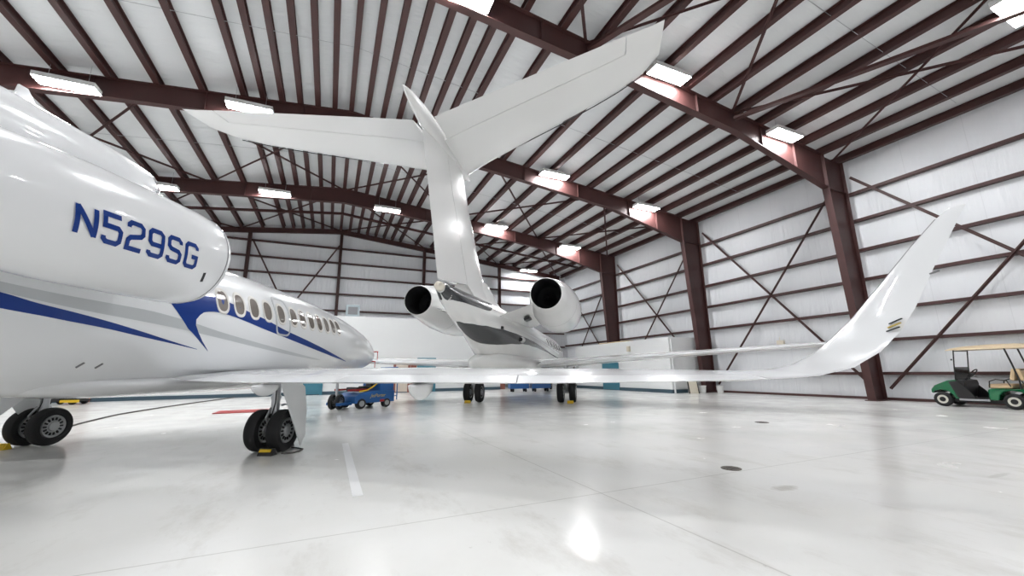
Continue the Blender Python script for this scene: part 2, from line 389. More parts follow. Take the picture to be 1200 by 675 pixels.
def office_right():
    struct(MB().box((19.0, 22.45, 1.56), (2.9, 9.7, 3.12)), 'wall_office_side', M['office'], 'low white office block against golf cart wall', 'wall', smooth=0)
    struct(MB().box((17.53, 22.45, .1), (.04, 9.7, .2)).box((18.1, 17.58, .1), (1.1, .04, .2)), 'baseboard_side', M['navy'], 'dark slate base strip around low white office', 'baseboard', smooth=0)
    fr = MB().box((17.52, 22.2, 1.1), (.06, .09, 2.2)).box((17.52, 23.85, 1.1), (.06, .09, 2.2)).box((17.52, 23.02, 2.2), (.06, 1.74, .09))
    d = struct(fr, 'door_5', M['teal'], 'teal door in the low white side office', 'door', smooth=0)
    MB().box((17.53, 23.02, 1.1), (.05, 1.56, 2.15)).build('door_panel', M['teal'], d, smooth=0)
    MB().lathe([(-.06, .001), (-.06, .035), (0, .035), (0, .001)], (17.49, 22.45, 1.0), 'x', 12).build('door_handle', M['metal'], d)
    tag(MB().box((17.52, 21.6, 1.05), (.03, .22, .2)).build('wall_notice', M['red'], smooth=0), 'small red notice on low white office beside teal door', 'sign')
    tag(MB().box((17.52, 21.25, 1.0), (.03, .14, .2)).build('wall_notice', M['plastic'], smooth=0), 'small black notice on low white office beside red one', 'sign')
    tag(MB().box((17.5, 21.0, 2.62), (.1, .28, .34)).build('alarm_box', M['beige'], smooth=0, bevel=.015), 'small beige box high on low white office front', 'box')
    tag(MB().box((18.2, 22.9, 3.16), (.9, 3.2, .08)).build('wood_plank', M['wood'], smooth=0), 'pale wooden sheet lying on low white office roof', 'plank')
    struct(MB().tube([(17.64, 17.50, 0), (17.64, 17.50, 3.0)], .05, 10), 'drain_pipe', M['office'], 'white downpipe at corner of low white office', 'pipe')
office_right()
struct(MB().box((13.4, 33.2, 1.5), (3.2, .12, 3.0)), 'door_6', M['greydoor'], 'grey roller door in recess between the two offices', 'door', smooth=0)
struct(MB().box((11.95, 28.9, 1.5), (.5, .12, 3.0)), 'trim_2', M['brown'], 'red-brown corner post at the end of back office', 'trim', smooth=0)
for xx, lab in ((11.35, 'blue tool cart on the floor under the T-tail jet, left one'), (12.75, 'blue tool cart on the floor under the T-tail jet, right one')):
    t = thing('tool_cart', lab, 'tool cart', (xx, 24.6 - (xx - 11.35) * .25, 0), R(-10), 'blue tool carts')
    MB().box((0, 0, .53), (1.25, .7, .66)).build('body', M['tugblue'], t, smooth=0, bevel=.02)
    for a in (-.42, .42):
        for b_ in (-.25, .25):
            MB().lathe([(-.04, .001), (-.04, .13), (.04, .13), (.04, .001)], (a, b_, .13), 'x', 14).build('wheel', M['tyre'], t)
            MB().box((a, b_, .22), (.06, .06, .1)).build('caster_bracket', M['metal'], t, smooth=0)
t = thing('wall_heater', 'grey unit heater standing on the back office roof', 'heater', (1.2, 29.2, 4.98))
MB().box((0, 0, .42), (.85, .6, .78)).build('housing', M['heater'], t, smooth=0, bevel=.02)
MB().box((0, -.31, .42), (.6, .02, .5)).build('grille', M['seam'], t, smooth=0)
for a in (-.35, .35): MB().box((a, 0, .02), (.06, .5, .04)).build('foot', M['metal'], t, smooth=0)
for (y, z, lab) in ((13.1, 2.52, 'small beige junction box on golf cart wall between nearest two columns'), (28.3, 2.55, 'small beige junction box on golf cart wall beyond third column')):
    t = thing('junction_box', lab, 'box', (20.4, y, z), 0, 'junction boxes')
    MB().box((0, 0, .0), (.14, .34, .26)).build('case', M['beige'], t, smooth=0, bevel=.01)
    MB().tube([(0, .05, .13), (.05, .05, .3)], .012, 6).build('conduit', M['beige'], t)
tag(MB().box((20.35, 11.6, 1.16), (.3, 1.1, .14)).build('wood_plank', M['wood'], smooth=0), 'short raw wooden plank lying on the lowest wall girt', 'plank')
for (x, y, lab) in ((19.05, 16.9, 'white plastic bucket left of second steel column foot'), (19.75, 16.35, 'white plastic bucket right of second steel column foot')):
    t = thing('bucket', lab, 'bucket', (x, y, 0), 0, 'white buckets')
    MB().lathe([(0, .001), (0, .15), (.38, .18), (.38, .165), (.02, .135), (.02, .001)], n=24, ax='z').build('body', M['bucket'], t)
    MB().lathe([(.36, .18), (.36, .195), (.40, .195), (.40, .001)], n=24, ax='z').build('lid', M['bucket'], t)
    MB().tube([(.19 * math.cos(q), -.19 * abs(math.sin(q)) * .3, .34 - .16 * math.sin(q)) for q in [PI * k / 8 for k in range(9)]], .005, 6).build('handle', M['metal'], t)
t = thing('leaning_board', 'dark framed board leaning beside white buckets', 'board', (18.3, 16.8, 0), R(-20))
MB().box((0, .1, .42), (.5, .03, .84), Matrix.Rotation(R(-12), 3, 'X')).build('panel', M['beige'], t, smooth=0)
fr = MB()
rm = Matrix.Rotation(R(-12), 3, 'X')
for a in (-.26, .26): fr.box(Vector((0, .1, .42)) + rm @ Vector((a, 0, 0)), (.04, .05, .86), rm)
fr.box(Vector((0, .1, .42)) + rm @ Vector((0, 0, .41)), (.56, .05, .04), rm)
fr.build('frame', M['plastic'], t, smooth=0)

# ------------------------------------------------------------------ light fixtures
def fixture(x, y, z, lab, proto=[None]):
    if proto[0] is None:
        t = thing('high_bay_light', lab, 'ceiling light', (x, y, z), 0, 'ceiling light fixtures')
        hs = MB().box((0, 0, .13), (1.56, .50, .05)).prism([(-.6, .155), (.6, .155), (.4, .22), (-.4, .22)], 'y', -.15, .15)
        for sx in (-1, 1): hs.box((sx * .77, 0, .055), (.02, .50, .12))
        for sy in (-1, 1): hs.box((0, sy * .24, .055), (1.52, .02, .12))
        hs.build('housing', M['fixture'], t, smooth=0)
        MB().box((0, 0, .0), (1.515, .455, .05)).build('diffuser', M['lamp'], t, smooth=0)
        for a in (-.5, .5): MB().tube([(a, 0, .2), (a, 0, .9)], .006, 6).build('hanging_cable', M['metal'], t)
        proto[0] = t; return t
    t = proto[0].copy(); COL.objects.link(t); t.location = (x, y, z); t['label'] = lab
    for ch in proto[0].children:
        c_ = ch.copy(); COL.objects.link(c_); c_.parent = t
    return t
LX = (-15, -8.65, -3.5, 2.65, 10.0, 16.0)
LZ = {-15: 10.0, -8.65: 10.8, -3.5: 11.35, 2.65: 11.3, 10.0: 11.22, 16.0: 10.4}
where = {9.3: 'nearest rafter', 17.2: 'second rafter', 25.4: 'third rafter'}
place = {-15: 'far left above the blue striped jet', -8.65: 'second left of the ridge', -3.5: 'first left of the ridge', 2.65: 'first right of the ridge', 10.0: 'second right of the ridge', 16.0: 'third right, by the column'}
for y in FR[:3]:
    for x in LX:
        if x == -15 or (y < 10 and x < 2): continue
        fixture(x, y - .38, LZ[x], 'bright white rectangular light under the %s, %s' % (where[y], place[x]))
fixture(16.2, 32.5, 10.35, 'bright white rectangular light nearest the gable end wall')
fixture(15.75, 2.76, 10.35, 'bright white rectangular light at the top corner, nearest the viewer')
def lamp(x, y, z, p=560.):
    l = bpy.data.lights.new('roof_lamp', 'AREA'); l.shape = 'RECTANGLE'; l.size = 1.5; l.size_y = .42; l.energy = p; l.color = (.97, .985, 1)
    o = bpy.data.objects.new('roof_lamp', l); o.location = (x, y, z); COL.objects.link(o)
LAMP_P = 70 * PI * 1.5 * .42 * 1.0
for y in (9.3, 17.2, 25.4): lamp(-15, y - .38, 10.0, LAMP_P)
for x in (-8.65, -3.5): lamp(x, 8.9, LZ[x], LAMP_P)
for y in FRONT:
    for x in LX: lamp(x, y - .38, LZ[x], LAMP_P * (.6 if y > 0 else .9))

# ------------------------------------------------------------------ shared aircraft tools (local axes: x = right, y = forward, z = up)
def interp(xs, ys, x):
    n = len(xs)
    if x <= xs[0]: return ys[0]
    if x >= xs[-1]: return ys[-1]
    i = bisect.bisect_right(xs, x) - 1
    d = [(ys[k + 1] - ys[k]) / (xs[k + 1] - xs[k]) for k in range(n - 1)]
    def m(k):
        if k == 0: return d[0]
        if k == n - 1: return d[-1]
        if d[k - 1] * d[k] <= 0: return 0.0
        return 2 * d[k - 1] * d[k] / (d[k - 1] + d[k])
    h = xs[i + 1] - xs[i]; t = (x - xs[i]) / h
    return (2*t**3 - 3*t*t + 1)*ys[i] + (t**3 - 2*t*t + t)*h*m(i) + (-2*t**3 + 3*t*t)*ys[i+1] + (t**3 - t*t)*h*m(i+1)
FUS_A = [(-8.6,3.0,.12,.14),(-7.2,2.86,.42,.46),(-5.6,2.62,.82,.86),(-4,2.4,1.1,1.12),(-2.4,2.27,1.22,1.23),(-.6,2.24,1.24,1.24),(1,2.23,1.24,1.23),(3,2.21,1.22,1.18),(4.6,2.19,1.16,1.07),(6,2.15,1.03,.94),(7.4,2.08,.83,.76),(8.4,2.01,.6,.55),(9.05,1.96,.38,.34),(9.4,1.94,.17,.15),(9.48,1.94,.03,.03)]
FUS_B = [(-8.0,3.44,.04,.04),(-7.9,3.43,.11,.12),(-7.2,3.27,.26,.33),(-6.2,3.12,.40,.50),(-5,2.96,.56,.70),(-3.6,2.75,.79,.93),(-2.2,2.55,1.04,1.09),(-.5,2.43,1.18,1.19),(1,2.42,1.2,1.2),(10,2.42,1.2,1.2),(13,2.36,1.1,1.1),(15,2.2,.85,.82),(16.5,2.05,.5,.48),(17.2,1.98,.15,.15),(17.3,1.98,.02,.02)]
def sec(F, y):
    xs = [s[0] for s in F]
    return tuple(interp(xs, [s[k] for s in F], y) for k in (1, 2, 3))
def surf(F, y, deg, off=0., side=1):
    c, rx, rz = sec(F, y)
    return (side * (rx + off) * math.cos(R(deg)), y, c + (rz + off) * math.sin(R(deg)))
def phi_of(F, y, z):
    c, rx, rz = sec(F, y)
    return math.degrees(math.asin(max(-1, min(1, (z - c) / rz))))
def fuselage(F, name, m, parent, ny=70, n=64):
    y0, y1 = F[0][0], F[-1][0]
    ys = [lerp(y0, y1, .5 - .5 * math.cos(PI * i / ny)) * .35 + lerp(y0, y1, i / ny) * .65 for i in range(ny + 1)]
    mb = MB().loft([[surf(F, y, 360 * j / n) for j in range(n)] for y in ys])
    return mb.build(name, m, parent, smooth=50)
def poly_at(pts, y):
    for (a, va), (b, vb) in zip(pts[:-1], pts[1:]):
        if a <= y <= b: return lerp(va, vb, (y - a) / (b - a) if b > a else 0)
    return pts[0][1] if y < pts[0][0] else pts[-1][1]
def smooth_at(pts, y): return interp([p[0] for p in pts], [p[1] for p in pts], y)
def band(F, top, bot, side=1, off=.004, ny=60, n=8, curve=True):
    f = smooth_at if curve else poly_at
    y0 = max(top[0][0], bot[0][0]); y1 = min(top[-1][0], bot[-1][0])
    mb = MB()
    ys = [lerp(y0, y1, i / ny) for i in range(ny + 1)]
    rows = [[surf(F, y, lerp(f(bot, y), f(top, y), j / n), off, side) for j in range(n + 1)] for y in ys]
    mb.loft(rows, closed=False, cap=False)
    return mb
def oval(F, y, z, ry, rz, off, side=1, n=28):
    pts = []
    for j in range(n):
        t = 2 * PI * j / n
        c, s = math.cos(t), math.sin(t)
        e = .8
        yy = y + ry * math.copysign(abs(c) ** e, c); zz = z + rz * math.copysign(abs(s) ** e, s)
        pts.append(surf(F, yy, phi_of(F, yy, zz), off, side))
    return pts
def naca(c): return (2.969 * math.sqrt(c) - 1.26 * c - 3.516 * c * c + 2.843 * c ** 3 - 1.036 * c ** 4)
def foil(LE, TE, up, tu, td, c0, c1, n=14):
    LE = Vector(LE); TE = Vector(TE); up = Vector(up).normalized()
    cs = [c0 + (c1 - c0) * (1 - math.cos(PI * i / n / 2 if c0 == 0 else PI * i / n)) / (1 if c0 == 0 else 2) for i in range(n + 1)]
    u = [LE.lerp(TE, c) + up * (tu * naca(c)) for c in cs[::-1]]
    d = [LE.lerp(TE, c) - up * (td * naca(c)) for c in (cs[1:] if c0 == 0 else cs)]
    return u + d
def wing_mesh(secs, c0=0., c1=1., n=14):
    return MB().loft([foil(s[0], s[1], s[2], s[3], s[4], c0, c1, n) for s in secs])
def sub(secs, x0, x1, key=0):
    # clip the list of sections between two spans
    out = []
    def at(x):
        for a, b in zip(secs[:-1], secs[1:]):
            if a[1][key] <= x <= b[1][key]:
                t = (x - a[1][key]) / (b[1][key] - a[1][key])
                return tuple(tuple(lerp(p, q, t) for p, q in zip(u, v)) if isinstance(u, tuple) else lerp(u, v, t) for u, v in zip(a, b))
    out.append(at(x0)); out += [s for s in secs if x0 < s[1][key] < x1]; out.append(at(x1)); return out
def mirr(secs): return [((-s[0][0],) + s[0][1:], (-s[1][0],) + s[1][1:], (-s[2][0],) + s[2][1:], s[3], s[4]) for s in secs]

def wheel_parts(parent, x, y, rad, w, spokes=14, side=1):
    k = rad
    ty = MB().lathe([(-w*.30, k*.60), (-w*.46, k*.66), (-w*.5, k*.80), (-w*.44, k*.93), (-w*.28, k*.99), (0, k), (w*.28, k*.99), (w*.44, k*.93), (w*.5, k*.80), (w*.46, k*.66), (w*.30, k*.60)], (x, y, rad), 'x', 40)
    ty.build('wheel', M['tyre'], parent)
    hb = MB()
    for s in (1, -1):
        hb.lathe([(s*w*.30, k*.60), (s*w*.42, k*.58), (s*w*.36, k*.52), (s*w*.30, k*.46), (s*w*.34, k*.26), (s*w*.44, k*.22), (s*w*.46, k*.14), (s*w*.46, .001)], (x, y, rad), 'x', 40)
    hb.build('hub', M['rim'], parent)
    for s in (1, -1):
        sl = MB()
        for j in range(spokes):
            t = 2 * PI * j / spokes
            rr = k * .395
            sl.box((x + s * w * .325, y + math.cos(t) * rr, rad + math.sin(t) * rr), (.03, k * .14, k * .075), Matrix.Rotation(t, 3, 'X'))
        tag(sl.build('hub_slots', M['black'], parent, smooth=0), kind='stuff')

def nacelle_lathe(prof, x, z): return MB().lathe(prof, (x, 0, z), 'y', 48)

# ------------------------------------------------------------------ jet with the blue stripe
A = thing('business_jet', 'white three engine jet with royal blue stripe and curved winglet', 'airplane', (-2.807, 9.39, 0), -R(27))
fa = fuselage(FUS_A, 'fuselage', M['paint'], A)
# belly and wing root fairing
FB = [(-3.0,1.3,.2,.06),(-2.0,1.19,.6,.17),(-1.0,1.15,.84,.19),(1,1.14,.95,.19),(3.2,1.18,.95,.2),(4.6,1.32,.65,.18),(5.7,1.5,.3,.08)]
fuselage(FB, 'wing_root_fairing', M['paint'], A, 40, 40)
def stripe(name, m, top, bot, **k):
    band(FUS_A, top, bot, 1, **k).build(name, m, fa, smooth=50)
    band(FUS_A, top, bot, -1, **k).build(name, m, fa, smooth=50)
S1t = [(-5.2, -3), (-3.16, -7.7), (-2.9, -9.1), (-2.56, -10.3), (-2.16, -12.4), (-1.68, -15.8), (-1.08, -20.7), (-.52, -25.2)]
S1b = [(-5.2, -15), (-3.16, -15.3), (-2.85, -15.3), (-2.52, -15.9), (-2.12, -17.1), (-1.64, -19.5), (-1.05, -22.5), (-.52, -25.5)]
stripe('blue_stripe', M['blue'], S1t, S1b)
G1t = [(-5.2, 0), (-3.19, -2.4), (-2.23, -2.0), (-1.7, -2.1), (-1.07, -4.2), (-.14, -9.9), (.81, -14.8), (2.07, -20.8), (3.6, -28.2)]
G1b = [(-5.2, -7), (-3.16, -7.5), (-2.2, -9.0), (-1.7, -9.8), (-1.03, -11.4), (-.1, -15), (.87, -19.4), (2.15, -24.6), (3.6, -29.6)]
stripe('silver_stripe', M['silver'], G1t, G1b, off=.003)
S2t = [(-1.25, 5.4), (-.94, 9.6), (-.59, 16.9), (-.39, 18.2), (.01, 16.0), (.45, 11.9), (.95, 7.9), (1.7, .6), (2.63, -6.2), (3.57, -13.8), (5.34, -30.5)]
LEFT = [(-1.25, 5.0), (-1.06, -2.8), (-.87, -10.5), (-.755, -13.4), (-.64, -16.5), (-.47, -21.2), (-.28, -26.3)]
stripe('blue_stripe', M['blue'], [q for q in S2t if q[0] <= -.5], LEFT[:4], curve=False)
stripe('blue_stripe', M['blue'], [(-.76, 12.6)] + [q for q in S2t if q[0] > -.6], [(-.76, -3.2), (-.72, -.2), (-.6, 3.8), (-.32, 5.6), (-.01, 4.9), (.44, 2.0), (.97, -1.9), (1.74, -6.9), (2.7, -13.1), (3.66, -19.5), (5.34, -31.5)], ny=90)
stripe('blue_stripe', M['blue'], [(-.756, -3.0), (-.74, -7), (-.64, -12.6), (-.5, -18.5), (-.28, -26)], LEFT[3:], curve=False)
# cabin windows and the overwing exit
WIN = (-.19, .24, .66, 1.08, 1.55, 2.03, 2.42, 2.82, 3.24, 3.64, 4.03, 4.38)
for side in (1, -1):
    for y in WIN:
        z = 2.585
        o_, i_ = .20, .145
        rings = [oval(FUS_A, y, z, .165, .245, .003, side), oval(FUS_A, y, z, .152, .230, .013, side), oval(FUS_A, y, z, .128, .198, .010, side), oval(FUS_A, y, z, .118, .186, .004, side)]
        w = MB().loft(rings, True, False).build('cabin_window', M['winframe'], A)
        MB().loft([oval(FUS_A, y, z, .122, .190, .005, side), oval(FUS_A, y, z, .06, .1, .006, side)], True, True).build('pane', M['pane'], w)
    ex = []
    for (ry, rz, off) in ((.275, .43, .002), (.27, .425, .009), (.235, .39, .009), (.23, .385, .002)):
        ring = []
        for j in range(48):
            t = 2 * PI * j / 48; c_, s_ = math.cos(t), math.sin(t); e = .42
            yy = 1.6 + ry * math.copysign(abs(c_) ** e, c_); zz = 2.535 + rz * math.copysign(abs(s_) ** e, s_)
            ring.append(surf(FUS_A, yy, phi_of(FUS_A, yy, zz), off, side))
        ex.append(ring)
    MB().loft(ex, True, False).build('exit_frame', M['silver'], A)
    for y0 in (-2.07, -1.84):
        pts = [surf(FUS_A, y0 + .02 * k, -42.5 + 2.0 * k, .006, side) for k in (-1, 0, 1)]
        MB().tube(pts, .012, 6).build('drain_mast', M['seam'], A)
# cockpit glass
for side in (1, -1):
    band(FUS_A, [(7.3, 55), (8.3, 62), (8.75, 66)], [(7.3, 34), (8.3, 30), (8.75, 40)], side, .005, 16, 6).build('cockpit_window', M['pane'], A)
# side engines
def engine_A(side):
    x, z = side * 2.0, 2.85
    prof = [(-2.12, .43), (-1.98, .50), (-1.91, .55), (-1.885, .58), (-1.90, .602), (-1.97, .622), (-2.2, .638), (-2.7, .645), (-3.5, .64), (-4.2, .59), (-4.8, .50), (-5.15, .43), (-5.13, .405), (-4.9, .42)]
    n = nacelle_lathe(prof, x, z).build('engine_nacelle', M['paint'], A)
    nacelle_lathe([(-1.985, .6245), (-1.975, .627), (-1.965, .6235)], x, z).build('seam', M['seam'], n)
    nacelle_lathe([(-2.12, .43), (-2.6, .40), (-2.62, .001)], x, z).build('fan_face', M['fan'], n)
    nacelle_lathe([(-2.62, .13), (-2.4, .08), (-2.25, .001)], x, z).build('spinner', M['metal'], n)
    nacelle_lathe([(-4.9, .41), (-4.5, .37), (-4.48, .001)], x, z).build('exhaust', M['black'], n)
    t = R(-32)
    MB().box((x + side * .634 * math.cos(t), -2.24, z + .634 * math.sin(t)), (.012, .035, .13), Matrix.Rotation(side * -t, 3, 'Y') @ Matrix.Rotation(R(18), 3, 'X')).build('vent_slot', M['black'], n, smooth=0)
    # pylon
    secs = [((side * 1.05, -1.95, 2.78), (side * 1.05, -4.9, 2.86), (0, 0, 1), .16, .16), ((side * 1.5, -2.0, 2.84), (side * 1.5, -4.9, 2.88), (0, 0, 1), .13, .13)]
    wing_mesh(secs).build('engine_pylon', M['paint'], A)
    return n
# registration in squared block capitals
W_, H_ = .68, 1.0
GL = {'N': [[(0, 0), (0, 1)], [(0, .97), (W_, .03)], [(W_, 0), (W_, 1)]],
      '5': [[(W_, 1), (0, 1), (0, .58), (W_ - .12, .58), (W_, .47), (W_, .11), (W_ - .12, 0), (.12, 0), (0, .1), (0, .2)]],
      '2': [[(0, .8), (0, .9), (.12, 1), (W_ - .12, 1), (W_, .89), (W_, .66), (W_ - .1, .55), (.1, .43), (0, .32), (0, 0), (W_, 0)]],
      '9': [[(0, .17), (0, .1), (.12, 0), (W_ - .12, 0), (W_, .11), (W_, .89), (W_ - .12, 1), (.12, 1), (0, .89), (0, .56), (.12, .45), (W_, .45)]],
      'S': [[(W_, .8), (W_, .89), (W_ - .12, 1), (.12, 1), (0, .89), (0, .64), (.12, .53), (W_ - .12, .47), (W_, .36), (W_, .11), (W_ - .12, 0), (.12, 0), (0, .11), (0, .2)]],
      'G': [[(W_, .8), (W_, .89), (W_ - .12, 1), (.12, 1), (0, .89), (0, .11), (.12, 0), (W_ - .12, 0), (W_, .11), (W_, .46), (.36, .46)]]}
def ribbon(pts, w):
    # mitred flat ribbon, cut into short pieces
    P = [Vector((a, b)) for a, b in pts]; L_, R_ = [], []
    for i, p in enumerate(P):
        d0 = (P[i] - P[i - 1]).normalized() if i else (P[1] - P[0]).normalized()
        d1 = (P[i + 1] - P[i]).normalized() if i < len(P) - 1 else d0
        t = (d0 + d1).normalized(); nrm = Vector((-t.y, t.x)); k = w / 2 / max(.5, nrm.dot(Vector((-d0.y, d0.x))))
        L_.append(p + nrm * k); R_.append(p - nrm * k)
    quads = []
    for i in range(len(P) - 1):
        m = max(1, int((P[i + 1] - P[i]).length / .12))
        for j in range(m):
            a, b = j / m, (j + 1) / m
            quads.append([L_[i].lerp(L_[i + 1], a), R_[i].lerp(R_[i + 1], a), R_[i].lerp(R_[i + 1], b), L_[i].lerp(L_[i + 1], b)])
    return quads
def registration(text, side, n, y0, pitch, size, zc, x, z):
    mb = MB()
    prof = [(-5.15, .43), (-4.8, .50), (-4.2, .59), (-3.5, .64), (-2.7, .645), (-2.2, .638), (-1.97, .622)]
    for i, ch in enumerate(text):
        for st in GL[ch]:
            for q in ribbon(st, .19):
                vs = []
                for p in q:
                    v = (p.y - .5) * size; u = (i * pitch + p.x * size * .86) - .24 * v
                    y = y0 + u if side > 0 else y0 + (len(text) * pitch - u)
                    r = interp([a for a, b in prof], [b for a, b in prof], y) + .0045
                    t = math.asin(max(-1, min(1, (zc - z) / r))) + v / r
                    vs.append((x + side * r * math.cos(t), y, z + r * math.sin(t)))
                mb.add(vs, [(0, 1, 2, 3)])
    mb.build('registration_letters', M['blue'], n, smooth=0)
for side in (1, -1):
    n = engine_A(side)
    registration('N529SG', side, n, -3.80, .233, .262, 2.705, side * 2.0, 2.85)
# centre engine intake above the fuselage
SD = [(-7.6,4.15,.30,.30),(-6.2,4.22,.46,.46),(-4.6,4.27,.57,.57),(-3,4.27,.60,.60),(-1.7,4.26,.575,.575),(-1.15,4.24,.535,.535),(-1.02,4.24,.50,.50),(-1.0,4.24,.47,.47),(-1.06,4.24,.44,.44)]
mb = MB(); mb.loft([[(rx * math.cos(2*PI*j/48), y, c + rz * math.sin(2*PI*j/48)) for j in range(48)] for y, c, rx, rz in SD], True, False)
ci = mb.build('centre_intake', M['paint'], A, smooth=50)
MB().lathe([(-1.06, .44), (-1.9, .40), (-2.0, .001)], (0, 0, 4.24), 'y', 40).build('intake_duct', M['fan'], ci)
MB().lathe([(-1.13, .533), (-1.06, .52), (-1.0, .485), (-.995, .47), (-1.05, .445)], (0, 0, 4.24), 'y', 48).build('intake_lip', M['lipmetal'], ci)
mb = MB(); mb.loft([[(sx * w, y, z) for sx, z in ((-1, 2.9), (1, 2.9), (.55, 4.0), (-.55, 4.0))] for y, w in ((-7.2, .12), (-5.5, .34), (-3, .5), (-1.9, .38), (-1.45, .06))])
mb.build('intake_fairing', M['paint'], A, bevel=.05)
MB().prism([(-2.75, 4.86), (-2.45, 4.86), (-2.62, 5.1), (-2.72, 5.1)], 'x', -.012, .012).build('blade_antenna', M['paint'], A, smooth=0)
# tail surfaces
wing_mesh([((0, -3.4, 4.6), (0, -7.4, 4.5), (1, 0, 0), .2, .2), ((0, -6.6, 7.4), (0, -8.6, 7.4), (1, 0, 0), .1, .1)]).build('tail_fin', M['paint'], A)
for s in (1, -1):
    wing_mesh([((s * .05, -5.6, 5.5), (s * .05, -7.6, 5.45), (0, 0, 1), .1, .1), ((s * 3.8, -7.3, 5.3), (s * 3.8, -8.2, 5.28), (0, 0, 1), .04, .04)]).build('tailplane', M['paint'], A)
# wings
U = (0, 0, 1)
WA = [((.9, 3.5, 1.27), (.9, -.70, 1.25), U, .15, .17), ((1.3, 3.15, 1.27), (1.3, -.87, 1.20), U, .15, .16), ((2.2, 2.45, 1.27), (2.2, -1.0, 1.17), U, .15, .14), ((3.0, 1.85, 1.27), (3.0, -1.08, 1.165), U, .145, .125), ((5.0, .6, 1.26), (5.0, -1.6, 1.158), U, .135, .11),
      ((6.55, -.33, 1.24), (6.55, -2.13, 1.15), U, .115, .09), ((7.0, -.6, 1.235), (7.0, -2.3, 1.148), U, .11, .08), ((8.2, -1.28, 1.22), (8.2, -2.72, 1.165), U, .09, .06), ((9.0, -1.72, 1.20), (9.0, -3.0, 1.185), U, .07, .05)]
WT = [((9.4, -1.97, 1.215), (9.4, -3.1, 1.21), (-.08, 0, 1), .055, .045), ((9.7, -2.10, 1.28), (9.7, -3.12, 1.28), (-.38, 0, .92), .05, .04), ((9.95, -2.2, 1.42), (9.95, -3.14, 1.42), (-.66, 0, .75), .045, .038),
      ((10.1, -2.35, 1.6), (10.1, -3.21, 1.6), (-.85, 0, .52), .04, .035), ((10.2, -2.56, 1.8), (10.2, -3.29, 1.8), (-.93, 0, .36), .036, .032), ((10.3, -2.86, 2.1), (10.3, -3.40, 2.1), (-.95, 0, .31), .03, .027), ((10.4, -3.15, 2.4), (10.4, -3.53, 2.4), (-.95, 0, .31), .022, .02), ((10.46, -3.38, 2.6), (10.46, -3.62, 2.6), (-.95, 0, .31), .012, .012), ((10.475, -3.5, 2.66), (10.475, -3.64, 2.64), (-.95, 0, .31), .005, .005)]
for s in (1, -1):
    f = (lambda q: q) if s > 0 else mirr
    flaps = [(1.3, 3.9, 'flap'), (3.9, 6.55, 'flap'), (6.55, 9.0, 'aileron')]
    w = wing_mesh(f(sub(WA, .9, 1.3)), 0, 1).build('wing', M['paint'], A)
    w2 = wing_mesh(f(sub(WA, 1.3, 9.0)), 0, .745, 18).build('wing_box', M['paint'], w)
    for x0, x1, nm in flaps:
        wing_mesh(f(sub(WA, x0 + .01, x1 - .01)), .752, 1.0, 8).build(nm, M['panel'], w)
    wing_mesh(f([WA[-1]] + WT), 0, 1, 16).build('winglet', M['paint'], w)
    # dark de-ice leading edge line on the winglet
    MB().tube([(s * q[0][0], q[0][1] + .004, q[0][2]) for q in WT[:-1]], [.010] * 6 + [.008, .006], 6).build('leading_edge_strip', M['seam'], w)
    MB().bar((s * 10.298, -3.385, 2.09), (s * 10.31, -3.46, 2.1), .012, .012).build('static_wick', M['seam'], w, smooth=0)
    for q_ in (0, .035, .07): MB().bar((s * (10.115 - q_ * .5), -3.09, 1.68 - q_), (s * (10.125 - q_ * .5), -3.22, 1.715 - q_ * 1.1), .014, .010).build('tip_slot', M['char'] if q_ != .035 else M['gold'], w, smooth=0)
    for (xf, y0, y1, rz_) in ((2.62, -.55, -1.2, .16), (5.15, -.7, -1.75, .21)):
        ys = [lerp(y0, y1, i / 16) for i in range(17)]
        mb = MB(); mb.loft([[(s * xf + rz_ * .62 * math.sin(PI * i / 16) ** .6 * math.cos(2*PI*j/20), y, 1.15 - .04 + (rz_ if math.sin(2*PI*j/20) < 0 else .03) * max(.02, math.sin(PI * i / 16)) ** .6 * math.sin(2*PI*j/20)) for j in range(20)] for i, y in enumerate(ys)])
        mb.build('flap_track_fairing', M['paint'], w)
    # aileron and flap hinge lines as thin dark gaps on the upper side
    MB().tube([(s * 6.55, lerp(-.33, -2.13, t), lerp(1.24, 1.15, t) + .115 * naca(t) + .001) for t in (.74, .8, .86, .92, .97)], .006, 6).build('flap_gap', M['seam'], w)
# landing gear
def gear_A(x, y, inner, rd=.345, dw=.19):
    g = MB()
    g.tube([(x, y + .02, 1.12), (x, y + .02, .62)], .068, 16); g.tube([(x, y + .02, .62), (x, y, .36)], .045, 14)
    g.tube([(x - .24, y, .35), (x + .24, y, .35)], .05, 12)
    g.tube([(x, y - .09, .72), (x, y - .2, .56), (x, y - .08, .38)], .022, 8)
    g.tube([(x, y + .05, .9), (x - inner * .45, y + .25, 1.2)], .03, 8)
    g.lathe([(.0, .085), (.06, .085)], (x, y + .02, .86), 'z', 16, True); g.lathe([(.0, .085), (.06, .085)], (x, y + .02, .62), 'z', 16, True)
    o = g.build('landing_gear', M['metal'], A); 
    MB().tube([(x + .05, y - .07, 1.1), (x + .06, y - .08, .8), (x + .03, y - .12, .55), (x + .1, y - .08, .36)], .011, 6).build('brake_line', M['plastic'], o)
    for dx in (-dw, dw): wheel_parts(o, x + dx, y, rd, .215)
    return o
g1 = gear_A(2.25, -.02, 1)
pts = [(-.54, 1.17), (.0, 1.17), (.2, 1.06), (.32, .66), (.33, .22), (.22, .05), (.17, .12)]
MB().prism(pts, 'x', 2.62, 2.645).build('gear_door', M['panel'], g1, smooth=0, bevel=.008)
MB().bar((2.3, .1, .75), (2.62, .1, .8), .03, .03).build('door_link', M['metal'], g1, smooth=0)
g2 = gear_A(-2.80, .60, -1, .35, .22)
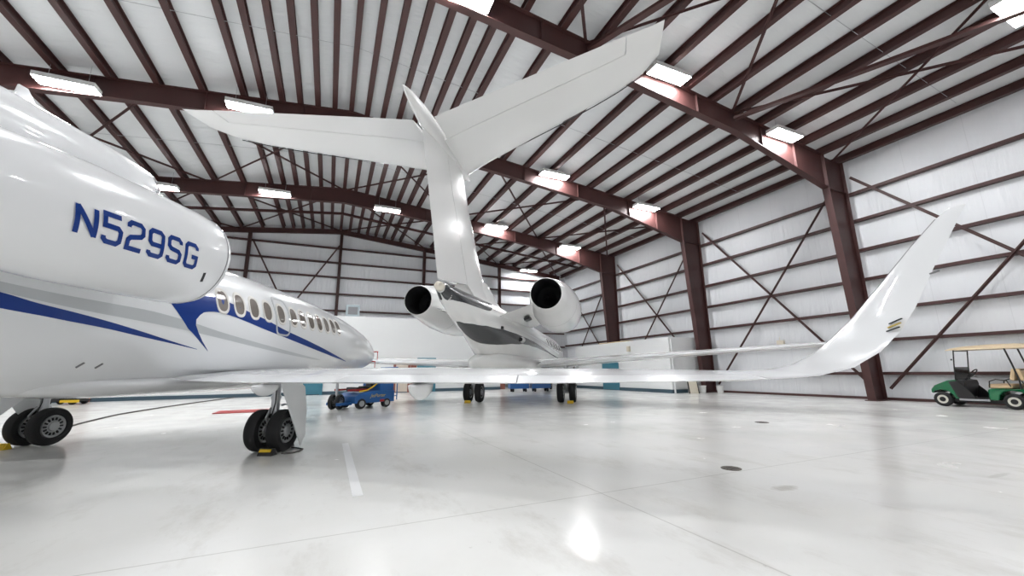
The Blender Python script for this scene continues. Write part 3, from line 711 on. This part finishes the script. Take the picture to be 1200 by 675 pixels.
MB().prism([(-.1, 1.17), (.5, 1.17), (.95, .62), (1.0, .25), (.88, .08), (.7, .17)], 'x', -2.985, -2.96).build('gear_door', M['panel'], g2, smooth=0, bevel=.008)
mb = MB(); mb.add([(-1.75, -.95, 1.2), (-1.75, -.35, 1.13), (-1.95, -.68, .68), (-1.95, -1.2, .62), (-1.71, -.95, 1.2), (-1.71, -.35, 1.13), (-1.91, -.68, .68), (-1.91, -1.2, .62)], [(0, 1, 2, 3), (7, 6, 5, 4), (0, 4, 5, 1), (1, 5, 6, 2), (2, 6, 7, 3), (3, 7, 4, 0)])
mb.build('belly_gear_door', M['panel'], A, smooth=0, bevel=.006)
ng = MB().tube([(-.5, 7.9, 1.5), (-.5, 7.9, .5)], .05, 12).tube([(-.66, 7.9, .27), (-.34, 7.9, .27)], .035, 10).tube([(-.5, 7.9, .5), (-.5, 7.9, .27)], .035, 10).build('nose_gear', M['metal'], A)
for dx in (-.13, .13): wheel_parts(ng, -.5 + dx, 7.9, .27, .15, 10)
for dx in (-.24, .2): MB().box((-.5 + dx, 7.75, 1.2), (.02, .75, .4)).build('nose_gear_door', M['panel'], A, smooth=0, bevel=.01)
def local_A(p): return (A.matrix_basis if False else Matrix.Translation(A.location) @ Matrix.Rotation(-R(27), 4, 'Z')) @ Vector(p)
for (p, lab) in (((.50, 8.75, 2.1), 'red cover on upper nose probe of the blue striped jet'), ((.46, 8.62, 1.72), 'red cover on lower nose probe of the blue striped jet')):
    w = local_A(p)
    t = thing('probe_cover', lab, 'probe cover', w, -R(27), 'red probe covers')
    MB().tube([(-.12, 0, 0), (.06, 0, .01), (.08, .12, .01)], .022, 8).build('sleeve', M['red'], t)
    MB().box((.08, .1, -.15), (.012, .05, .3)).build('streamer', M['red'], t, smooth=0)

# ------------------------------------------------------------------ T-tail jet
B = thing('business_jet', 'white twin engine T-tail jet with charcoal tail stripes, seen from behind', 'airplane', (7.16, 16.42, 0), -R(36.5))
fb = fuselage(FUS_B, 'fuselage', M['paint2'], B)
fuselage([(-3.9,1.72,.2,.1),(-3.5,1.64,.66,.34),(-2.2,1.58,1.08,.46),(1,1.5,1.35,.52),(4.5,1.52,1.3,.5),(6.2,1.62,.8,.4),(7.5,1.75,.3,.12)], 'wing_root_fairing', M['paint2'], B, 40, 40)
for s in (1, -1):
    band(FUS_B, [(-7.86, 80), (-7.2, 80), (-6.5, 76), (-5.4, 68), (-4.3, 56)], [(-7.86, -86), (-7.64, -79), (-7.45, -36), (-6.83, -5), (-5.99, 8), (-5.02, 19.5), (-4.6, 36), (-4.3, 55)], s, .005, 50, 10).build('charcoal_tail_band', M['char'], fb, smooth=50)
    if s > 0: band(FUS_B, [(-6.5, -86), (-6.3, -71), (-6.05, -51), (-5.23, -25.7), (-3.98, -7.2), (-2.88, .3), (-1.6, 3.2), (-.61, 3.4), (1.5, -.3), (4.94, -9), (9.5, -16)], [(-6.5, -100), (-6.2, -108), (-5.73, -107), (-5.3, -100), (-5.0, -90), (-4.76, -79), (-4.5, -64), (-4.2, -52), (-3.8, -40), (-3.1, -24.5), (-2.2, -13), (-1.34, -8), (.2, -6.5), (3.1, -8.5), (6, -13.5), (9.5, -18)], s, .005, 90, 14, False).build('charcoal_belly_band', M['char'], fb, smooth=50)
    for k, (a, b_) in enumerate((((-6.0, -2.5), (-5.4, 2)), )):
        band(FUS_B, [(-5.2, -7), (-3.21, 10.6), (-1.21, 15.0), (3.21, 9.8), (9.08, -1.0)], [(-5.2, -7.4), (-3.21, 9.2), (-1.21, 12.8), (3.21, 6.6), (9.08, -4.5)], s, .005, 60, 3).build('grey_pin_stripe', M['silver'], fb, smooth=50)
    for y in (4.2, 5.6, 7.0, 8.4, 9.8, 11.2):
        w = MB().loft([oval(FUS_B, y, 2.78, .34, .26, .003, s), oval(FUS_B, y, 2.78, .32, .24, .012, s), oval(FUS_B, y, 2.78, .28, .20, .004, s)], True, False).build('cabin_window', M['winframe'], B)
        MB().loft([oval(FUS_B, y, 2.78, .285, .205, .005, s), oval(FUS_B, y, 2.78, .1, .08, .006, s)]).build('pane', M['char'], w)
# tail cone light
MB().lathe([(-.16, .001), (-.15, .06), (-.1, .105), (0, .13), (.1, .13)], (0, -7.95, 3.45), 'y', 24).build('tail_light', M['lens'], B)
MB().lathe([(-.02, .001), (-.02, .09), (.22, .13), (.3, .13)], (1.0, -2.45, 2.46), 'y', 20).build('exhaust_outlet', M['paint2'], B)
MB().lathe([(-.025, .001), (-.025, .085)], (1.0, -2.45, 2.46), 'y', 20).build('exhaust_outlet_mouth', M['black'], B)
MB().box((.70, -4.13, 2.74), (.12, .14, .1)).build('drain_fitting', M['plastic'], B, smooth=0, bevel=.02)
# fin
FN = [((0, -2.6, 3.55), (0, -7.6, 3.50), (1, 0, 0), .20, .20), ((0, -4.0, 4.08), (0, -8.07, 3.62), (1, 0, 0), .19, .19), ((0, -5.05, 5.35), (0, -8.55, 5.1), (1, 0, 0), .17, .17), ((0, -5.8, 6.3), (0, -8.9, 6.15), (1, 0, 0), .15, .15), ((0, -6.4, 7.35), (0, -9.25, 7.15), (1, 0, 0), .14, .14)]
fin = wing_mesh(FN, 0, .535, 18).build('tail_fin', M['paint2'], B)
rud = []
wing_mesh(FN[1:], .541, 1, 10).build('rudder', M['paint2'], fin)
wing_mesh([((0, -1.0, 3.5), (0, -6.6, 3.2), (1, 0, 0), .36, .36), ((0, -2.2, 3.85), (0, -6.9, 3.6), (1, 0, 0), .2, .2), ((0, -3.6, 4.3), (0, -6.3, 4.2), (1, 0, 0), .17, .17)]).build('dorsal_fillet', M['paint2'], fin)
# bullet fairing
BU = [(-10.28,7.53,.015,.015),(-10.1,7.53,.06,.07),(-9.6,7.50,.13,.18),(-9.0,7.47,.17,.26),(-8,7.42,.2,.30),(-7,7.42,.2,.28),(-6.2,7.45,.16,.2),(-5.7,7.47,.05,.06)]
bu = fuselage(BU, 'bullet_fairing', M['paint2'], fin, 40, 32)
for s in (1, -1):
    f = (lambda q: q) if s > 0 else mirr
    ST = [((.08, -6.1, 7.42), (.08, -9.12, 7.42), U, .13, .13), ((1.0, -6.75, 7.43), (1.0, -9.42, 7.43), U, .12, .12), ((4.6, -9.0, 7.46), (4.6, -10.55, 7.46), U, .07, .07), ((5.15, -9.48, 7.465), (5.15, -10.7, 7.465), U, .05, .05), ((5.42, -9.95, 7.47), (5.42, -10.8, 7.47), U, .015, .015)]
    st = wing_mesh(f(sub(ST, .08, 5.42)), 0, .70).build('tailplane', M['paint2'], B)
    wing_mesh(f(sub(ST, .28, 4.75)), .706, 1, 8).build('elevator', M['paint2'], st)
    wing_mesh(f(sub(ST, 4.77, 5.42)), .70, 1, 8).build('tailplane_tip', M['paint2'], st)
    MB().tube([(s * (.6 + 4.5 * k / 20), interp([.08, 1.0, 4.6, 5.15], [-6.1, -6.75, -9.0, -9.48], .6 + 4.5 * k / 20) + .002, 7.43) for k in range(21)], .012, 6).build('leading_edge_strip', M['char'], st)
    MB().lathe([(0, .03), (.01, .001)], (s * 3.0, -8.9, 7.375), 'z', 10).build('drain_hole', M['seam'], st)
# engines
def engine_B(s):
    x, z = s * 2.30 - .05, 3.82
    prof = [(-4.262, .515), (-4.27, .525), (-4.25, .54), (-3.6, .66), (-2.9, .79), (-2.2, .88), (-1.2, .95), (-.2, .95), (.7, .88), (1.2, .78), (1.42, .70), (1.45, .65), (1.36, .60), (1.0, .56)]
    n = MB().lathe([(a, b) for a, b in prof], (x, 0, z), 'y', 56).build('engine_nacelle', M['paint2'], B)
    MB().lathe([(-4.262, .516), (-3.2, .45), (-2.9, .001)], (x, 0, z), 'y', 40).build('exhaust_duct', M['black'], n)
    MB().lathe([(-3.5, .001), (-3.3, .16), (-2.9, .24)], (x, 0, z), 'y', 28).build('exhaust_cone', M['black'], n)
    MB().lathe([(1.0, .56), (.5, .54), (.48, .001)], (x, 0, z), 'y', 40).build('fan_face', M['fan'], n)
    MB().lathe([(-2.21, .881), (-2.2, .885), (-2.19, .882)], (x, 0, z), 'y', 56).build('seam', M['seam'], n)
    secs = [((s * .5, 1.0, 3.25), (s * .45, -4.3, 3.05), (0, 0, 1), .24, .24), ((s * 1.75, .9, 3.62), (s * 1.75, -4.0, 3.55), (0, 0, 1), .2, .2)]
    p = wing_mesh(secs).build('engine_pylon', M['paint2'], B)
    MB().box((s * 1.32, -2.6, 3.20), (.22, .5, .09), Matrix.Rotation(R(-20 * s), 3, 'Y')).build('pylon_vent', M['plastic'], p, smooth=0)
for s in (1, -1): engine_B(s)
WB = [((.9, 5.0, 1.62), (.9, -1.3, 1.52), U, .3, .22), ((1.3, 4.6, 1.62), (1.3, -1.2, 1.52), U, .28, .2), ((4, 2.3, 1.74), (4, -1.6, 1.68), U, .2, .15), ((7, -.1, 1.86), (7, -2.3, 1.82), U, .13, .1), ((10, -1.9, 1.99), (10, -3.1, 1.97), U, .09, .07), ((11.9, -2.9, 2.06), (11.9, -3.65, 2.05), U, .06, .05)]
WBT = [((12.15, -3.05, 2.14), (12.15, -3.72, 2.14), (-.6, 0, .8), .04, .035), ((12.25, -3.25, 2.35), (12.25, -3.85, 2.35), (-.96, 0, .25), .035, .03), ((12.4, -3.9, 3.2), (12.4, -4.25, 3.2), (-.98, 0, .18), .02, .02)]
for s in (1, -1):
    f = (lambda q: q) if s > 0 else mirr
    w = wing_mesh(f(WB), 0, .76).build('wing', M['paint2'], B)
    wing_mesh(f(sub(WB, 1.4, 7.4)), .766, 1, 8).build('flap', M['panel'], w)
    wing_mesh(f(sub(WB, 7.42, 11.9)), .766, 1, 8).build('aileron', M['panel'], w)
    wing_mesh(f([WB[-1]] + WBT), 0, 1).build('winglet', M['paint2'], w)
def gear_B(x, y):
    g = MB().tube([(x, y, 1.6), (x, y, .43)], .09, 14).tube([(x - .3, y, .43), (x + .3, y, .43)], .06, 12).tube([(x, y - .1, 1.0), (x, y - .28, .72), (x, y - .1, .46)], .03, 8)
    o = g.build('landing_gear', M['metal'], B)
    for dx in (-.25, .25): wheel_parts(o, x + dx, y, .43, .27, 12)
    MB().box((x + (.5 if x > 0 else -.5), y + .05, 1.25), (.03, .9, .75)).build('gear_door', M['paint2'], o, smooth=0, bevel=.01)
gear_B(2.42, .1); gear_B(-1.6, .0)
g = MB().tube([(0, 12.6, 1.5), (0, 12.6, .3)], .06, 12).tube([(-.2, 12.6, .28), (.2, 12.6, .28)], .04, 10).build('nose_gear', M['metal'], B)
for dx in (-.16, .16): wheel_parts(g, dx, 12.6, .28, .18, 10)

# ------------------------------------------------------------------ tow tractor
t = thing('tow_tractor', 'blue towing tractor clamped to the nose wheels of the blue striped jet', 'tow tractor', (1.10, 17.02, 0), R(28))
MB().prism([(-.48, .2), (1.2, .2), (1.2, .62), (.2, .62), (-.25, .56), (-.48, .45)], 'y', -.62, .62).build('chassis', M['tugblue'], t, smooth=0, bevel=.02)
MB().box((.86, 0, .98), (.62, 1.2, .74)).build('power_box', M['tugblue'], t, smooth=0, bevel=.03)
for a in (-.45, .45): MB().box((.86, a * .9, 1.36), (.4, .2, .03)).build('hatch', M['navy'], t, smooth=0)
rl = MB()
for a in (-.58, 0, .58): rl.tube([(1.34, a, .25), (1.34, a, 1.5)], .022, 8)
rl.tube([(1.34, -.58, 1.5), (1.34, .58, 1.5)], .022, 8); rl.tube([(1.34, -.58, .9), (1.34, .58, .9)], .018, 8); rl.tube([(1.2, -.58, .4), (1.34, -.58, .4)], .018, 8); rl.tube([(1.2, .58, .4), (1.34, .58, .4)], .018, 8)
rl.build('guard_rail', M['tugblue'], t)
for (a, b_, r_) in ((-.22, -.5, .19), (-.22, .5, .19), (.86, -.5, .17), (.86, .5, .17)):
    w_ = MB().lathe([(-.09, .05), (-.1, r_ * .8), (-.07, r_), (.07, r_), (.1, r_ * .8), (.09, .05)], (a, b_ * 1.08, r_), 'y', 24).build('wheel', M['tyre'], t)
    MB().lathe([(-.102, .001), (-.102, r_ * .55), (.102, r_ * .55), (.102, .001)], (a, b_ * 1.08, r_), 'y', 20).build('hub', M['rim'], w_)
MB().box((-.3, -.45, .68), (.8, .07, .07)).build('clamp_bar', M['red'], t, smooth=0)
MB().box((-.3, .45, .68), (.8, .07, .07)).build('clamp_bar', M['red'], t, smooth=0)
MB().tube([(-.3, -.55, .62), (.0, -.58, .66), (.3, -.5, .78), (.55, -.4, .9)], .028, 8).build('strap', M['yellow'], t)
MB().box((.25, -.05, .75), (.36, .42, .1)).box((.43, -.05, .93), (.08, .42, .34)).build('seat', M['plastic'], t, smooth=0, bevel=.03)
MB().box((-.2, 0, .69), (.22, .7, .16)).build('winch', M['plastic'], t, smooth=0, bevel=.03)
for a in (-.34, .34): MB().box((-.75, a, .2), (.6, .06, .1)).build('cradle_arm', M['tugblue'], t, smooth=0, bevel=.01)
MB().box((.62, -.655, .26), (.18, .03, .08)).build('reflector', M['red'], t, smooth=0)
cu = bpy.data.curves.new('lettering', 'FONT'); cu.body = 'JetPorter'; cu.size = .17; cu.shear = .35; cu.extrude = .002; cu.align_x = 'CENTER'
tmp = bpy.data.objects.new('lettering_curve', cu); COL.objects.link(tmp)
dg = bpy.context.evaluated_depsgraph_get(); me = bpy.data.meshes.new_from_object(tmp.evaluated_get(dg)); bpy.data.objects.remove(tmp)
me.materials.clear(); me.materials.append(M['gold'])
lt = bpy.data.objects.new('lettering', me); COL.objects.link(lt); lt.parent = t; lt.location = (.45, -.626, .40); lt.rotation_euler = (R(90), 0, 0)

# ------------------------------------------------------------------ golf cart
t = thing('golf_cart', 'green golf cart with beige roof parked along the side wall', 'golf cart', (19.25, 6.15, 0))
HW = .56
MB().prism([(.38, .25), (.48, .25), (.52, .38), (.62, .49), (.78, .53), (.94, .49), (1.0, .41), (1.04, .44), (1.03, .54), (.93, .67), (.6, .83), (.42, .86), (.36, .80)], 'x', -HW, HW).build('front_cowl', M['green'], t, smooth=0, bevel=.05, seg=3)
MB().prism([(-.28, .24), (-.28, .56), (-.36, .60), (-1.35, .60), (-1.45, .52), (-1.42, .36), (-1.10, .36), (-1.06, .42), (-.96, .51), (-.79, .545), (-.62, .51), (-.52, .42), (-.48, .25)], 'x', -HW, HW).build('rear_body', M['green'], t, smooth=0, bevel=.04, seg=3)
MB().box((0, -.1, .2), (.86, 2.3, .1)).build('chassis', M['plastic'], t, smooth=0)
MB().box((0, .07, .265), (1.06, .72, .04)).build('floor_mat', M['plastic'], t, smooth=0)
for s in (-1, 1): MB().box((s * .55, .05, .24), (.04, .68, .06)).build('rocker_trim', M['metal'], t, smooth=0, bevel=.01)
MB().prism([(.42, .84), (.36, .87), (.22, .84), (.2, .72), (.3, .3), (.38, .28), (.40, .78)], 'x', -.5, .5).build('dashboard', M['plastic'], t, smooth=0, bevel=.02)
for s in (-1, 1): MB().prism([(.36, .82), (.56, .80), (.40, .30), (.30, .28), (-.02, .27), (.1, .5)], 'x', s * .575 - .008, s * .575 + .008).build('kick_panel', M['plastic'], t, smooth=0)
def pad(name, c, d, rx, m, par): return MB().box(c, d, Matrix.Rotation(R(rx), 3, 'X')).build(name, m, par, smooth=0, bevel=.045, seg=3)
pad('seat', (0, -.55, .67), (1.02, .5, .13), 0, M['tan'], t)
pad('backrest', (0, -.86, 1.02), (1.02, .1, .36), 12, M['tan'], t)
pad('rear_backrest', (0, -1.0, 1.02), (1.02, .1, .36), -10, M['tan'], t)
pad('rear_seat', (0, -1.28, .72), (1.02, .46, .12), 0, M['tan'], t)
for s in (-1, 1):
    MB().tube([(s * .52, -.33, .62), (s * .53, -.36, .82), (s * .53, -.5, .88), (s * .53, -.72, .84), (s * .52, -.78, .66)], .016, 8).build('armrest', M['plastic'], t)
    MB().tube([(s * .5, .40, .84), (s * .5, .36, 1.3), (s * .5, .30, 1.81)], .018, 8).build('front_post', M['plastic'], t)
    MB().tube([(s * .5, -.82, 1.81), (s * .5, -.90, 1.35), (s * .5, -.97, .9), (s * .5, -.97, .6)], .022, 8).build('rear_post', M['plastic'], t)
    MB().tube([(s * .42, -.88, 1.15), (s * .42, -1.2, 1.18), (s * .42, -1.38, 1.0), (s * .42, -1.4, .6)], .016, 8).build('seat_frame', M['plastic'], t)
    MB().lathe([(0, .001), (0, .06), (.03, .07), (.03, .001)], (s * .34, .985, .58), 'y', 16).build('headlight', M['lens'], t)
mb = MB(); mb.add([(-.49, .405, .86), (.49, .405, .86), (.49, .372, 1.26), (-.49, .372, 1.26), (-.49, .395, .86), (.49, .395, .86), (.49, .362, 1.26), (-.49, .362, 1.26)], [(0, 1, 2, 3), (7, 6, 5, 4), (0, 4, 5, 1), (1, 5, 6, 2), (2, 6, 7, 3), (3, 7, 4, 0)])
mb.build('folded_windshield', M['tint'], t, smooth=0)
MB().tube([(-.5, .305, 1.78), (.5, .305, 1.78)], .014, 8).build('windshield_rail', M['plastic'], t)
MB().box((-.53, .38, 1.5), (.05, .03, .05)).build('latch', M['plastic'], t, smooth=0)
rings = []
for y, k in ((.46, .0), (.42, .25), (.2, .7), (-.3, 1), (-.9, 1), (-1.3, .7), (-1.5, .25), (-1.55, 0)):
    prof = [(-.62, 1.80), (-.6, 1.82 + .03 * k), (-.4, 1.84 + .085 * k), (0, 1.85 + .11 * k), (.4, 1.84 + .085 * k), (.6, 1.82 + .03 * k), (.62, 1.80), (.3, 1.815), (-.3, 1.815)]
    rings.append([(a, y, z - (.012 if abs(k) < .1 else 0)) for a, z in prof])
MB().loft(rings).build('roof', M['tanroof'], t, smooth=50)
cc = []
for j in range(25):
    q = 2 * PI * j / 24; p = Matrix.Rotation(R(-50), 3, 'X') @ Vector((.17 * math.cos(q), .17 * math.sin(q), 0)); cc.append(p + Vector((-.25, .06, 1.05)))
sw = MB().tube(cc, .017, 8).build('steering_wheel', M['plastic'], t)
MB().bar((-.25, .06, 1.05), (-.25, .3, .78), .05, .05).build('steering_column', M['plastic'], t, smooth=0)
MB().bar((-.41, .06, 1.05), (-.09, .06, 1.05), .03, .02).build('spoke', M['plastic'], sw, smooth=0)
for a in (-.5, .5):
    for b_ in (.78, -.79):
        w_ = MB().lathe([(-.08, .13), (-.095, .18), (-.075, .222), (0, .23), (.075, .222), (.095, .18), (.08, .13)], (a, b_, .23), 'x', 32).build('wheel', M['tyre'], t)
        MB().lathe([(-.092, .001), (-.092, .05), (-.07, .09), (-.088, .135), (.088, .135), (.07, .09), (.092, .05), (.092, .001)], (a, b_, .23), 'x', 28).build('hubcap', M['hub'], w_)
        MB().lathe([(-.096, .001), (-.094, .075), (.094, .075), (.096, .001)], (a, b_, .23), 'x', 20).build('hubcap_centre', M['plastic'], w_)

# ------------------------------------------------------------------ things on the floor
def chock(x, y, rz, m, lab, L_=.34, grp='wheel chocks'):
    t = thing('wheel_chock', lab, 'wheel chock', (x, y, 0), R(rz), grp)
    MB().prism([(-.075, 0), (.075, 0), (.02, .11), (-.02, .11)], 'y', -L_ / 2, L_ / 2).build('block', M['plastic'] if m != 'yellow' else M['yellow'], t, smooth=0, bevel=.008)
    MB().prism([(-.072, .06), (-.062, .06), (-.036, .1), (-.046, .1)], 'y', -L_ / 2 + .03, L_ / 2 - .03).build('stripe', M['yellow'], t, smooth=0)
    return t
def on_A(x, y): v = Matrix.Translation(A.location) @ Matrix.Rotation(-R(27), 4, 'Z') @ Vector((x, y, 0)); return v.x, v.y
def on_B(x, y): v = Matrix.Translation(B.location) @ Matrix.Rotation(-R(36.5), 4, 'Z') @ Vector((x, y, 0)); return v.x, v.y
for (f_, x, y, base, m, lab) in ((on_A, 2.42, -.36, -27, 'black', 'black chock with yellow stripe behind the right main wheel of blue striped jet'),
                                (on_A, 2.25, .42, -27, 'black', 'black chock ahead of the right main wheel of blue striped jet'),
                                (on_A, -3.1, .18, -27, 'yellow', 'long yellow chock behind the left main wheels of blue striped jet'),
                                (on_B, 2.6, -.42, -36.5, 'yellow', 'yellow chock behind the right main wheels of T-tail jet'),
                                (on_B, -1.72, -.5, -36.5, 'yellow', 'yellow chock behind the left main wheels of T-tail jet')):
    px_, py_ = f_(x, y)
    chock(px_, py_, base + 90, m, lab, .62 if 'long' in lab else .25)
x_, y_ = on_A(2.55, -.1)
tag(MB().tube([(-.60, 7.86, .03), (-.45, 7.95, .015), (-.36, 8.05, .015), (-.31, 8.25, .015), (-.40, 8.40, .015), (-.5, 8.5, .02)], .013, 6).build('chock_rope', M['cable']), 'thin black cord looped on the floor beside the right wheel chock', 'cord')
tag(MB().tube([(-6.0, 14.6, .02), (-6.13, 15.31, .02), (-6.32, 17.2, .02), (-6.38, 18.53, .02), (-6.1, 21.5, .02), (-5.5, 25, .02), (-4.82, 28.3, .02)], .022, 8).build('hose', M['cable']), 'long dark hose lying on the floor beyond the left landing gear', 'hose')
mt = MB().box((0, 0, .012), (1.75, 1.1, .024)); mt.v = [(x * 1 + y * .0, y, z) for x, y, z in mt.v]
o = mt.build('floor_mat', M['red'], None, smooth=0, bevel=.008); o.location = (-2.6, 17.6, 0); tag(o, 'flat red mat on the floor left of the right landing gear', 'mat')
for (x, y, r_, lab) in ((4.93, 4.05, .125, 'round dark floor drain cover nearest the viewer'), (9.74, 6.99, .15, 'round dark floor drain cover farther off towards the golf cart wall')):
    t = thing('floor_drain', lab, 'floor drain', (x, y, 0), 0, 'floor drains')
    MB().lathe([(0, r_), (.006, r_), (.007, r_ * .9), (.004, r_ * .88), (.004, .001)], n=32, ax='z').build('cover', M['drain'], t)
    for a in (-.4, 0, .4): MB().box((0, a * r_, .006), (r_ * 1.2, .012, .004)).build('grate_slot', M['black'], t, smooth=0)
t = thing('ground_power_cart', 'black wheeled ground power cart with yellow bumper beyond left wheels', 'power cart', (-11.25, 26.75, 0), R(-15))
MB().box((-.3, 0, .52), (.62, .8, .62)).build('engine_box', M['plastic'], t, smooth=0, bevel=.03)
MB().box((.42, 0, .42), (.5, .7, .42)).build('battery_box', M['plastic'], t, smooth=0, bevel=.03)
MB().box((0, 0, .18), (1.5, .75, .07)).build('frame', M['plastic'], t, smooth=0)
MB().box((.45, -.42, .16), (.75, .08, .12)).build('bumper', M['yellow'], t, smooth=0, bevel=.01)
for a in (-.5, .5):
    for b_ in (-.33, .33): MB().lathe([(-.05, .001), (-.05, .14), (.05, .14), (.05, .001)], (a, b_, .14), 'y', 18).build('wheel', M['tyre'], t)
MB().tube([(-.6, -.3, .8), (-.75, -.3, 1.0), (-.75, .3, 1.0), (-.6, .3, .8)], .02, 8).build('handle', M['metal'], t)

for y0, y1, lab in ((4.95, 8.6, 'white dash on the floor nearest the viewer'), (12.4, 14.3, 'short white dash on the floor farther off')):
    struct(MB().box((.38, (y0 + y1) / 2, .002), (.11, y1 - y0, .004)), 'floor_dash', M['line'], lab, 'floor line', smooth=0)  # thin near-white strips laid flat on the floor below the ridge

# ------------------------------------------------------------------ camera, world, exposure
cam = bpy.data.cameras.new('camera'); cam.sensor_width = 36; cam.lens = 475.24 / 1200 * 36; cam.clip_start = .05; cam.clip_end = 300
co = bpy.data.objects.new('camera', cam); COL.objects.link(co); S.camera = co
yaw, pit, rol = R(24.035), R(11.654), R(-.668)
Fv = Vector((math.sin(yaw) * math.cos(pit), math.cos(yaw) * math.cos(pit), math.sin(pit)))
rv = Vector((math.cos(yaw), -math.sin(yaw), 0)); uv = rv.cross(Fv)
r2 = rv * math.cos(rol) + uv * math.sin(rol); u2 = -rv * math.sin(rol) + uv * math.cos(rol)
mw = Matrix((r2, u2, -Fv)).transposed().to_4x4(); mw.translation = (0, 0, 1.28); co.matrix_world = mw
w = bpy.data.worlds.new('world'); S.world = w; w.use_nodes = True
w.node_tree.nodes['Background'].inputs[0].default_value = (.8, .85, .9, 1); w.node_tree.nodes['Background'].inputs[1].default_value = .3
S.view_settings.view_transform = 'Standard'; S.view_settings.look = 'None'; S.view_settings.gamma = 1; S.view_settings.use_curve_mapping = False
S.view_settings.exposure = EXPOSURE
S.cycles.max_bounces = 10; S.cycles.diffuse_bounces = 6; S.cycles.glossy_bounces = 4; S.cycles.sample_clamp_indirect = 6
